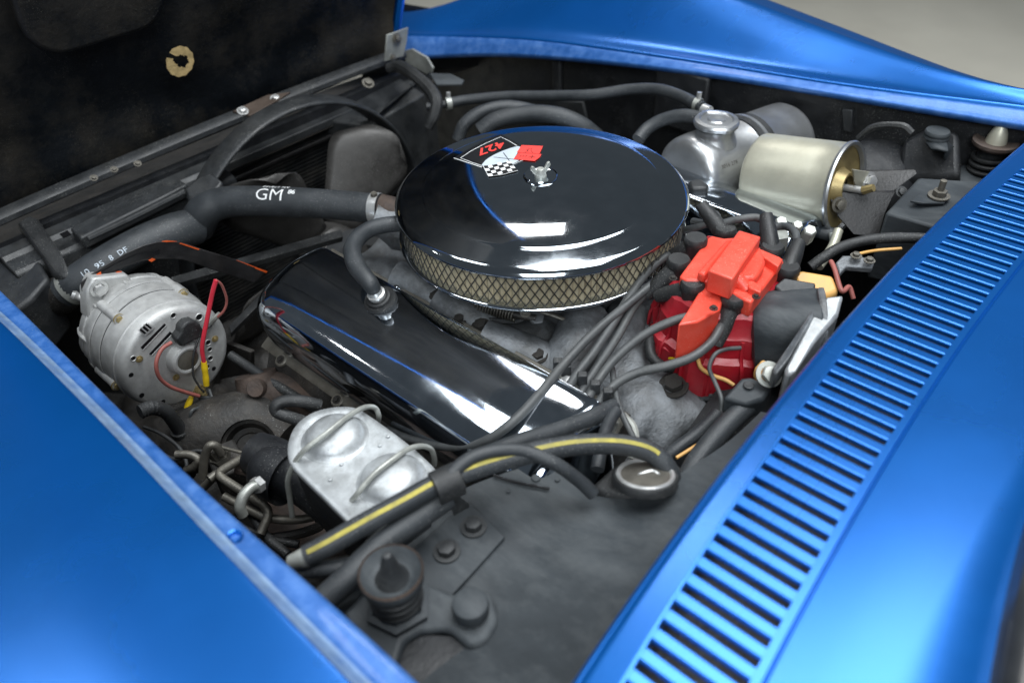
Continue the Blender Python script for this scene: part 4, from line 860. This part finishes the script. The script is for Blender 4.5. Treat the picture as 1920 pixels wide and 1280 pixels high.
hardline('short dull steel line running along the near flange edge', [(330, 852, .69), (370, 852, .69), (372, 872, .68), (350, 880, .67)])
hardline('thin steel line reaching back from the hex fitting', [(416, 838, .69), (440, 845, .69), (470, 852, .69)], .002)
hardline('steel line diving under the flange below the elbow', [(392, 898, .685), (410, 885, .685), (380, 915, .66)])
hx = T('brake_distribution_block', 'dark brake distribution block with a hex nut near the flange', 'brake block', U(420, 870, .66))
part('block', M().box(U(430, 880, .655), (.05, .035, .04), frame((.3, 1, 0))), GRIME, hx, bev=.003)
part('hex_nut', M().lathe([(0, .02), (.0085, .02), (.0095, .018), (.0095, .006), (.012, .006), (.012, 0)], U(416, 860, .675), (-.2, .2, 1), 6), OLDSTEEL, hx, ang=20)
part('copper_fitting', M().tube([U(447, 878, .68), U(462, 884, .68), U(480, 886, .68)], [.007, .0055, .005], 8, 2), RUSTY, hx)
# steering box, control arm and exhaust manifold in the dark corner
sb = T('steering_box', 'grimy cast steering box deep below the alternator', 'steering box', U(440, 810, .60))
part('housing', M().tube([U(330, 830, .60), U(400, 815, .61), U(480, 800, .61), U(540, 830, .60)], [.040, .048, .048, .03], 24, 5), GRIME, sb)
part('end_cover', M().lathe([(0, .0), (.016, .0), (.018, -.004), (.024, -.004), (.026, .004), (.028, .016), (.032, .018), (.032, .03)], U(470, 838, .63), (-.3, -.6, .7), 32), GRIME, sb)
ex = T('exhaust_manifold', 'rusty cast exhaust manifold under the near valve cover', 'exhaust manifold', U(520, 760, .60))
part('log', M().tube([U(478, 700, .66), U(490, 740, .635), U(500, 790, .60), U(510, 840, .56)], [.026, .030, .034, .036], 22, 5), RUSTY, ex)
part('log', M().tube([U(500, 730, .64), U(570, 745, .635), U(640, 790, .63), U(720, 830, .63)], [.026, .022, .022, .022], 20, 5), RUSTY, ex)
part('lug', M().lathe([(0, .006), (.010, .006), (.012, 0), (.012, -.01)], U(480, 728, .665), (-.5, -.6, .6), 18), RUSTY, ex)
hose('vent_loop', 'dark rubber loop hose beside the pale master cylinder lid', 'hose', [(600, 760, .70), (565, 752, .712), (535, 752, .715), (518, 760, .713), (520, 772, .706), (545, 782, .700), (575, 792, .70)], .0072, RUBBER)
hose('dipstick_tube', 'slim dark tube running under the valve cover rail', 'tube', [(432, 665, .67), (470, 690, .662), (540, 735, .655), (610, 778, .65)], .0060, BLACKP)
db = T('brake_booster_bracket', 'rust speckled bracket sheet below the master cylinder', 'bracket', U(560, 990, .62))
part('sheet', M().grid(lambda u, v: U(490+210*u, 935+110*v, .60)+V((0, 0, .012*sin(5*u)*sin(4*v))), 16, 12), RUSTY, db)
part('folded_edge', M().tube([U(500, 1010, .63), U(560, 1000, .632), U(600, 985, .632), U(598, 970, .634)], .0055, 8, 6), GRIME, db)

# ---- dusty panel over the firewall with bolts, latch and stop
TP = crom([U(520, 1235, .758), U(600, 1165, .760), U(660, 1110, .762), U(740, 1040, .764), U(800, 975, .765), U(850, 925, .766), (U(930, 890, .766)), U(1000, 872, .766), U(1060, 885, .766), U(1115, 912, .766), U(1200, 935, .766), U(1330, 880, .766), U(1420, 800, .766)], 4)
def shelf(u, v):
    i = u*(len(TP)-1); k = min(int(i), len(TP)-2); p = TP[k].lerp(TP[k+1], i-k); yb_ = -.432
    y = p.y+(yb_-p.y)*v; s = max(0, (-.285-y)/.115); z = .765+.040*min(1, s)**1.3
    if s > 0: z += .0025*sin(40*p.x+3)*min(1, s*3)*(.5+.5*sin(s*3))
    return V((p.x, y, z))
sp = T('firewall_shelf', 'dusty black sheet metal shelf in front of the cowl', 'panel', U(900, 1100, .74))
part('shelf_top', M().grid(shelf, 90, 30), SHELF, sp, ang=60)
part('shelf_edge', M().rings([[p, p-Z_*.004+V((0, .002, 0)), p-Z_*.06] for p in TP], False), SHELF, sp, ang=60)
part('bolt_plate', M().prism([U(720, 1085, .7695), U(790, 1015, .7695), U(858, 955, .7695), U(880, 940, .7695), U(947, 1005, .7695), U(850, 1112, .7695), U(800, 1150, .7695)], (0, 0, -.0035)), SHELF, sp, bev=.0008)
for x, y in ((888, 988), (838, 1034)): bolt(sp, U(x, y, .770), (0, 0, 1), .0075, BLACKP)
for x, y, r in ((1005, 897, .0045), (1045, 900, .0025), (953, 922, .002)): part('rivet', M().lathe([(r, 0), (r*.9, .002), (0, .0028)], U(x, y, .7655), n=12), SHELF, sp)
part('seam_rod', M().tube([U(925, 890, .768), U(965, 903, .768), U(1030, 916, .768)], .0014, 6, 4), BLACKPRINT, sp)
# near hood latch pin on its flat base
ln = T('hood_latch', 'near hood latch with a rusty cup, pointed pin and coil spring', 'hood latch', U(755, 1110, .765))
LC = U(750, 1145, .772)
part('base_plate', M().prism([U(*p, .778) for p in ((640, 1150), (690, 1095), (740, 1080), (800, 1090), (850, 1110), (920, 1105), (935, 1160), (910, 1200), (880, 1210), (840, 1175), (790, 1180), (757, 1200), (740, 1260), (690, 1240), (655, 1190))], (0, 0, -.012)), SHELF, ln, bev=.005, seg=3)
part('nut_plate', M().lathe([(.026, -.004), (.027, .004), (.022, .006), (.0215, .009)], LC+Z_*.008, n=6), SHELF, ln)
ts = [LC+Z_*(.014+.022*i/90)+V((.0185*cos(2*pi*3.2*i/90), .0185*sin(2*pi*3.2*i/90), 0)) for i in range(91)]
part('coil_spring', M().tube(ts, .0026, 8, 1, True, True), RUBBER, ln)
part('core_stem', M().lathe([(.0155, .006), (.0155, .045)], LC, n=24), BLACKP, ln)
part('cup', M().lathe([(.0, .045), (.012, .045), (.0185, .047), (.0222, .0535), (.0236, .0545), (.0246, .052), (.0240, .044), (.020, .040), (.0, .040)], LC, n=40), SHELF, ln, ang=50)
part('cup_rim', M().lathe([(.0226, .0535), (.0236, .0556), (.0248, .0535)], LC, n=40), RUSTY, ln)
part('pin', M().lathe([(.0135, .045), (.0105, .050), (.0075, .058), (.0058, .066), (.0042, .072), (.003, .0745), (0, .0755)], LC, n=24), BLACKP, ln)
ls = T('bump_stop', 'round grey rubber bump stop beside the near hood latch', 'bump stop', U(880, 1140, .765))
LS = U(884, 1150, .779)
part('cap', M().lathe([(.0115, .0), (.0140, .004), (.0145, .012), (.0138, .0155), (.0115, .017), (0, .0172)], LS, n=32), SHELF, ls)
part('stem', M().lathe([(.008, -.006), (.008, .004)], LS, n=16), BLACKP, ls)
part('recess_shade', M().prism([U(*p, .7685) for p in ((757, 1205), (800, 1190), (850, 1195), (880, 1225), (955, 1225), (960, 1245), (900, 1300), (860, 1340), (700, 1340), (735, 1270))], (0, 0, .0012)), BAY, sp)  # dark sheet laid on the shelf, paints the shade of a hole

# ---- round cap with bright ring
rc = T('round_cap', 'round black cap with a bright metal ring on the firewall shelf', 'cap', U(1215, 890, .78))
RC = U(1210, 892, .795); rcn = V((.26, .22, 1))
part('rubber_base', M().prism([U(1105, 912, .776), U(1150, 872, .782), U(1215, 852, .784), U(1275, 868, .784), U(1288, 895, .782), U(1245, 935, .776), U(1228, 942, .774), U(1160, 930, .774)], (0, 0, -.016)), RUBBER, rc, bev=.005, seg=3)
part('cap_rim', M().lathe([(.0285, -.006), (.0288, -.001), (.0275, .0018), (.0258, .0024)], RC, rcn, 48), RUBBER, rc)
part('metal_ring', M().lathe([(.0260, .0018), (.0245, .0036), (.0228, .0036), (.0212, .0018)], RC, rcn, 48), STEEL, rc)
part('cap_face', M().lathe([(.0214, .0019), (.012, .0028), (0, .003)], RC, rcn, 48), OLDSTEEL, rc)
part('face_mark', M().tube([U(1195, 892, .797), U(1222, 882, .797), U(1236, 892, .797), U(1212, 900, .797)], .0016, 6, 3, closed=True), STEEL, rc)
of = T('oil_filler_tube', 'polished upright filler tube behind the yellow striped hose', 'filler tube', U(1110, 850, .74))
part('tube', M().lathe([(.024, -.06), (.024, .0), (.0225, .012), (.0215, .02), (.0225, .03), (.018, .034), (0, .034)], U(1105, 865, .735), (.1, .1, 1), 36), CHROME, of)
part('bright_strap', M().tube([U(1168, 778, .758), U(1188, 800, .755), U(1192, 830, .75), U(1185, 860, .742)], .0038, 8, 6), GALV, of)

# ---- hoses crossing the near corner
yh = T('striped_heater_hose', 'grey rubber hose with a yellow stripe crossing the near corner', 'hose', U(830, 905, .81))
yp = [U(575, 1042, .800), U(620, 1018, .806), U(690, 978, .815), U(760, 940, .820), (U(830, 902, .824)), U(910, 872, .825), U(1000, 848, .824), U(1080, 834, .820), U(1160, 833, .813), U(1220, 848, .803), U(1252, 880, .790), U(1262, 920, .77)]
yr = .0092
part('tube', M().tube(yp, yr, 18, 10), HOSE, yh, ang=60)
yax = crom(yp, 10)
ym, La, Lb = M(), [], []
for i in range(2, len(yax)-18):
    t = (yax[i+1]-yax[i-1]).normalized(); n = (Z_-t*t.z).normalized(); b = t.cross(n); tv = (EYE-yax[i]).normalized(); s = 1 if b.dot(tv) > 0 else -1
    ph = s*radians(24); 
    for q, l in ((ph-.2, La), (ph+.2, Lb)): l.append(yax[i]+(n*cos(q)+b*sin(q))*(yr+.0004))
part('yellow_stripe', ym.rings([La, Lb], False), YSTRIPE, yh)
part('end_ferrule', M().tube([U(545, 1054, .794), U(570, 1046, .798), U(584, 1040, .80)], [.0062, .0085, .0082], 14, 4), GALV, yh)
hose('heater_hose', 'plain black hose branching from the striped hose toward the shelf', 'hose', [(828, 918, .825), (850, 885, .832), (885, 858, .836), (930, 845, .836), (985, 846, .83), (1040, 868, .82), (1085, 900, .80), (1112, 925, .785)], .0062, HOSE)
hose('heater_hose', 'thick black hose rising from the spark plug wires behind the striped hose', 'hose', [(1150, 762, .775), (1110, 782, .785), (1050, 806, .795), (985, 825, .805), (920, 850, .812), (860, 882, .815), (830, 905, .815)], .0085, HOSE)
hose('heater_hose', 'thick black hose sweeping under the striped hose to the near fender', 'hose', [(840, 930, .806), (790, 965, .803), (735, 1005, .80), (690, 1045, .797), (650, 1085, .793), (600, 1130, .785)], .0108, HOSE)
hose('heater_hose', 'slim black hose lowest of the bundle near the flange', 'hose', [(800, 975, .785), (750, 1012, .785), (700, 1042, .785), (640, 1062, .785), (580, 1068, .785), (540, 1072, .785)], .0068, HOSE)
hc = T('hose_clamp', 'black band clamp holding the hose bundle beside the master cylinder', 'clamp', U(840, 915, .81))
part('band', M().lathe([(.0125, -.012), (.0145, -.011), (.0145, .011), (.0125, .012)], U(838, 906, .822), (yp[5]-yp[3]), 28), RUBBER, hc)
part('tab', M().prism([U(842, 940, .80), U(862, 930, .80), U(880, 945, .785), U(850, 962, .785)], (0, 0, -.004)), BLACKP, hc, bev=.001)
hose('thin_drop_line', 'thin dark line dropping from the spark plug wires past the filler tube', 'line', [(1148, 690, .775), (1152, 720, .775), (1160, 760, .772), (1175, 795, .768), (1190, 825, .76)], .0032, WIRE)
hose('drop_hose', 'short black hose hanging beside the filler tube', 'hose', [(1155, 770, .78), (1140, 795, .782), (1128, 835, .785), (1120, 880, .78)], .0062, HOSE)

# loose dark wiring in the corner below the alternator
for lab, pts, r in (('thin black wire sagging under the taped harness', [(270, 800, .66), (300, 812, .66), (335, 838, .655), (350, 870, .65), (345, 905, .65)], .0022),
                    ('thin dark wire crossing beside the hex nut', [(395, 900, .66), (430, 880, .665), (470, 880, .66), (520, 900, .65)], .002),
                    ('ribbed dark cable curling below the brake lines', [(400, 960, .64), (450, 985, .64), (510, 1010, .635), (560, 1020, .63)], .0045),
                    ('dark cable lying behind the bright brake line stub', [(470, 960, .65), (500, 1005, .65), (540, 1040, .645)], .005),
                    ('short black wire looping at the steering box', [(300, 850, .64), (330, 860, .64), (370, 845, .645), (400, 860, .64), (420, 900, .63)], .0028)):
    hose('loose_wire', lab, 'wire', pts, r, RUBBER)
# ================================================================== FAR SIDE OF THE BAY
tk = T('expansion_tank', 'bare aluminium coolant expansion tank with a pressure cap and black strap', 'coolant tank', U(1380, 300, .76))
ta, tb = U(1328, 318, .762), U(1476, 262, .758); tax = (tb-ta).normalized()
TL = (tb-ta).length
part('tank_body', M().lathe([(0, -.052), (.042, -.0515), (.051, -.049), (.0570, -.043), (.0594, -.034), (.0600, -.022), (.0598, .018), (.0595, TL*.42), (.0605, TL*.43), (.0605, TL*.45), (.0595, TL*.46), (.0595, TL*.93), (.055, TL*.985), (.035, TL*1.02), (0, TL*1.03)], ta, tax, 56), BRIGHTALU, tk, ang=50)
part('strap', M().lathe([(.0598, TL*.34), (.0618, TL*.342), (.0618, TL*.50), (.0598, TL*.502)], ta, tax, 56), RUBBER, tk, ang=40)
part('strap_band', M().lathe([(.0620, TL*.395), (.0634, TL*.398), (.0634, TL*.43), (.0620, TL*.433)], ta, tax, 56), BRIGHTALU, tk, ang=40)
nc = U(1342, 238, .831)
part('neck', M().lathe([(.034, -.022), (.028, -.011), (.0265, -.006), (.0265, .001), (.030, .002)], nc, (0, 0, 1), 36), BRIGHTALU, tk)
cap = part('pressure_cap', M().lathe([(.0255, .0015), (.029, .002), (.0315, .0045), (.0318, .0085), (.030, .0115), (.024, .0125), (.022, .0105), (.013, .0108), (.011, .0125), (.004, .0122), (0, .0115)], nc, (0, 0, 1), 48, wob=lambda a: 1+.10*max(0, cos(2*(a-.3)))**10), BRIGHTALU, tk, ang=30)
sf = [ta+tax*.014+V((0, 0, 0))]
d2 = (EYE-ta).normalized(); d2 = (d2-tax*d2.dot(tax)).normalized(); d3 = tax.cross(d2)
def ontank(x, y):
    ph = y/.060-radians(6); return ta+tax*(-.030+x)+(d2*cos(ph)-d3*sin(ph)*(1 if d3.z < 0 else -1))*.0602
text('3016 278', .0075, ontank, OLDSTEEL, tk, 'stamped_number', 1.1)
part('hose_barb', M().tube([U(1318, 205, .832), U(1330, 210, .832)], .0085, 14, 2), STEEL, tk)
lh2 = T('overflow_hose', 'long thin black hose running from the radiator end tank to the pressure cap', 'hose', U(1080, 178, .80))
part('tube', M().tube([U(838, 194, .765), U(880, 187, .768), U(950, 181, .775), U(1030, 180, .785), U(1110, 178, .797), U(1180, 168, .81), U(1235, 168, .82), U(1280, 182, .826), U(1318, 203, .831)], .0088, 14, 8), HOSE, lh2, ang=60)
for x, y, z in ((841, 194, .765), (1308, 197, .830)):
    c = U(x, y, z); d = U(x+8, y+(2 if x > 1000 else -1.5), z)-c
    cb2 = part('clamp', M().lathe([(.009, -.005), (.0108, -.0045), (.0108, .0045), (.009, .005)], c, d, 24), GALV, lh2)
    part('clamp_screw', M().lathe([(0, .019), (.0038, .019), (.0038, .010)], c, (.1, .0, 1), 10), STEEL, cb2)
hose('tank_hose', 'black hose bending into the side of the pressure cap neck', 'hose', [(1196, 262, .79), (1215, 240, .80), (1245, 224, .812), (1280, 217, .822), (1316, 222, .826)], .0098, HOSE)
hose('heater_pipe', 'far heater hose arching behind the air cleaner', 'hose', [(858, 262, .74), (872, 232, .765), (905, 209, .78), (950, 200, .782), (1000, 208, .772), (1040, 225, .75)], .0105, HOSE)
hose('heater_pipe', 'thicker heater hose just behind the air cleaner rim', 'hose', [(900, 246, .755), (930, 226, .77), (985, 214, .778), (1040, 216, .778), (1085, 232, .765), (1120, 258, .74)], .014, HOSE)
wb = T('wall_bracket', 'dark bracket on the far inner wall under the long thin hose', 'bracket', UX(1030, 205, .42))
part('plate', M().prism([UX(985, 186, .44), UX(1092, 192, .44), UX(1100, 228, .44), UX(1085, 230, .44), UX(1070, 205, .44), UX(990, 205, .44)], (.006, 0, 0)), BLACKP, wb, bev=.001)
hb = T('hood_support_ledge', 'grey shelf tab below the galvanised hood hinge', 'tab', U(835, 148, .79))
part('tab', M().prism([U(805, 137, .79), U(845, 138, .79), U(870, 150, .785), U(866, 157, .785), U(818, 158, .785)], (0, 0, -.004)), SHELF, hb, bev=.001)

cn = T('vacuum_canister', 'pale zinc plated round canister lying beside the coolant tank', 'canister', U(1500, 345, .76))
ca_, cb3 = U(1424, 328, .776), U(1584, 352, .797); cx2 = (cb3-ca_).normalized(); CL = (cb3-ca_).length; CR = .0575
def dent(a): return 1-.06*math.exp(-((a-4.0)/.16)**2)
part('shell', M().lathe([(0, -.003), (CR-.006, -.003), (CR-.001, .000), (CR, .004), (CR, CL*.25), (CR, CL*.5), (CR, CL*.75), (CR, CL-.004), (CR+.0015, CL-.002)], ca_, cx2, 72), ZINC, cn, ang=45)
part('rolled_rim', M().lathe([(CR-.001, CL-.004), (CR+.0025, CL-.003), (CR+.0035, CL+.0005), (CR+.002, CL+.003), (CR-.002, CL+.002), (CR-.004, CL-.003)], ca_, cx2, 72), BRIGHTALU, cn)
ep = part('end_plate', M().lathe([(CR-.003, CL-.004), (CR-.010, CL-.008), (.026, CL-.008), (.023, CL-.002), (.020, CL+.004), (.0165, CL+.004), (.0160, CL-.004), (0, CL-.006)], ca_, cx2, 56), GOLD, cn, ang=40)
part('end_hole', M().lathe([(.0158, CL-.0035), (0, CL-.0035)], ca_, cx2, 24), BLACKPRINT, ep)
part('rod', M().tube([cb3-cx2*.004, cb3+cx2*.026], .0048, 12, 2), STEEL, cn)
part('yellow_lug', M().tube([cb3+cx2*.024, cb3+cx2*.036+V((0, 0, .006))], [.006, .005], 8, 2), GOLD, cn)
tang = [UY(1600, 318, cb3.y-.012), UY(1630, 322, cb3.y-.012), UY(1645, 335, cb3.y-.012), UY(1646, 350, cb3.y-.012), UY(1632, 360, cb3.y-.012), UY(1606, 352, cb3.y-.012)]
part('mount_tang', M().prism(tang, (0, .003, 0)), ZINC, cn, bev=.0008)
bolt(cn, UY(1628, 340, cb3.y-.014), (-.3, -1, .3), .0085, STEEL)
cbk = T('canister_bracket', 'black folded bracket holding the zinc canister to the firewall', 'bracket', U(1640, 385, .76))
part('front_cheek', M().prism([U(1556, 372, .790), U(1570, 362, .794), U(1680, 360, .794), U(1672, 372, .79), U(1660, 400, .775), U(1648, 445, .75), U(1600, 440, .75), U(1570, 405, .77)], (.003, .004, 0)), BRACKET, cbk, bev=.001)
part('rear_cheek', M().prism([U(1612, 322, .80), U(1718, 320, .81), U(1720, 326, .808), U(1670, 362, .79), U(1645, 362, .785), U(1636, 340, .79)], (.003, .004, 0)), BRACKET, cbk, bev=.001)
bolt(cbk, U(1573, 384, .786), (-.5, -.7, .4), .0068, OLDSTEEL); bolt(cbk, U(1690, 360, .795), (-.5, -.5, .7), .005, BLACKP)
hb2 = T('heater_box', 'dusty grey moulded box with a stud on top under the cowl', 'box', U(1740, 390, .77))
part('box_body', M().prism([U(1660, 398, .80), U(1722, 332, .806), U(1850, 340, .81), U(1830, 380, .81), U(1780, 432, .808), U(1700, 408, .80)], (0, 0, -.10)), SHELF, hb2, bev=.004)
part('stud_plate', M().prism([U(1706, 380, .807), U(1725, 366, .807), U(1775, 372, .807), U(1770, 384, .807), U(1728, 384, .807)], (0, 0, .003)), SHELF, hb2, bev=.0006)
bolt(hb2, U(1760, 368, .811), (0, 0, 1), .0085, OLDSTEEL)
part('stud', M().lathe([(.004, 0), (.004, .022), (0, .023)], U(1760, 368, .811), n=12), OLDSTEEL, hb2)
# far hood latch and bump stop
lr2 = T('hood_latch', 'far hood latch with a tan pointed pin and stacked springs by the cowl', 'hood latch', U(1860, 310, .77))
R2 = U(1846, 322, .782)
part('base', M().lathe([(.060, -.05), (.052, -.02), (.036, -.004), (.026, .0), (.0, .0)], R2, n=36), SHELF, lr2)
ts = [R2+Z_*(.001+.028*i/90)+V((.0205*cos(2*pi*3.2*i/90), .0205*sin(2*pi*3.2*i/90), 0)) for i in range(91)]
part('coil_spring', M().tube(ts, .0032, 8, 1, True, True), RUBBER, lr2)
part('core_stem', M().lathe([(.017, .0), (.017, .036)], R2, n=24), BLACKP, lr2)
part('cup', M().lathe([(0, .036), (.018, .036), (.026, .0385), (.0285, .042), (.0285, .046), (.026, .047), (.018, .0445), (0, .0445)], R2, n=40), RUSTY, lr2)
part('pin', M().lathe([(.0135, .044), (.0125, .050), (.0105, .058), (.0070, .066), (.003, .071), (0, .0715)], R2, n=24), ZINC, lr2)
l2 = T('bump_stop', 'far bump stop with a ribbed cap on a bent tan arm', 'bump stop', U(1760, 290, .79))
S2 = U(1756, 254, .825)
part('cap', M().lathe([(.008, -.012), (.010, -.008), (.011, -.004), (.0165, -.003), (.0165, .000), (.0158, .001), (.0165, .002), (.0165, .005), (.015, .0075), (0, .008)], S2, n=28), SHELF, l2)
part('arm', M().rings([[U(x, y, z), U(x+xo, y+yo, z)] for x, y, z, xo, yo in ((1736, 268, .818, 10, 12), (1748, 262, .82, 8, 18), (1772, 262, .82, 4, 22), (1786, 275, .815, -16, 14), (1788, 295, .80, -18, 4), (1782, 325, .775, -20, 2), (1775, 350, .755, -22, 2))], False), SHELF, l2, solid=.004)
dbx = T('blower_case', 'dark moulded heater blower case in the shadow of the far fender', 'blower case', U(1680, 270, .70))
part('case', M().prism([UX(1690, 262, .49), UX(1740, 235, .50), UX(1800, 245, .50), UX(1800, 330, .46), UX(1680, 340, .46)], (.02, -.01, -.05)), BAY, dbx, bev=.008)
part('dome', M().lathe([(0, .03), (.03, .028), (.055, .015), (.07, -.01), (.075, -.06)], UX(1650, 318, .48), (-.2, -.2, 1), 40), BAY, dbx)
part('rib', M().tube([UX(1610, 260, .44), UX(1640, 238, .44), UX(1690, 236, .44), UX(1710, 250, .44)], .005, 8, 6), BLACKP, dbx)
# small bright fittings behind the distributor
ff = T('valve_cover_fittings', 'cluster of bright hex fittings behind the red distributor cap', 'fittings', U(1470, 435, .78))
for x, y, r in ((1462, 423, .0075), (1492, 430, .0065), (1515, 440, .008)):
    part('hex_fitting', M().lathe([(0, .012), (r*.8, .012), (r, .010), (r, -.012)], U(x, y, .800), (-.4, -.3, 1), 6), GALV, ff, ang=20)
part('fitting_plate', M().prism([U(1445, 432, .80), U(1475, 425, .80), U(1480, 445, .80), U(1450, 450, .80)], (0, 0, -.02)), GALV, ff, bev=.001)
rb = T('relay_box', 'small dark relay box tucked at the far side of the air cleaner', 'relay', U(1310, 365, .78))
part('case', M().prism([U(1290, 338, .80), U(1312, 333, .80), U(1330, 345, .80), U(1328, 352, .80), U(1296, 352, .80)], (0, 0, -.030)), BLACKP, rb, bev=.004)
ph_ = T('printed_hose', 'black hose with white print running below the zinc canister', 'hose', U(1385, 400, .76))
pp_ = [U(1318, 380, .765), U(1350, 392, .765), (U(1390, 404, .765)), U(1430, 412, .765), U(1480, 418, .76), U(1560, 440, .75)]
part('tube', M().tube(pp_, .0095, 16, 8), HOSE, ph_, ang=60)
pax = crom(pp_, 8)
text('FUEL LINE  NOT FOR OIL', .0055, lambda x, y: onhose(pax, x, 0, .0095, .0005, .012, radians(0)+(1 if (lambda t: t.cross((Z_-t*t.z)).dot(EYE-pax[5]))((pax[6]-pax[4]).normalized()) > 0 else -1)*(radians(40)-y/.0095)), WHITEPRINT, ph_, 'lettering', 1.1)
hose('canister_tube', 'pale metal tube standing below the zinc canister', 'tube', [(1560, 436, .76), (1562, 455, .75), (1556, 480, .74)], .0045, GALV)
hose('canister_tube', 'grey strap shaped tube curving below the zinc canister', 'tube', [(1572, 432, .765), (1562, 460, .755), (1548, 482, .75), (1535, 500, .745)], .006, ZINC)
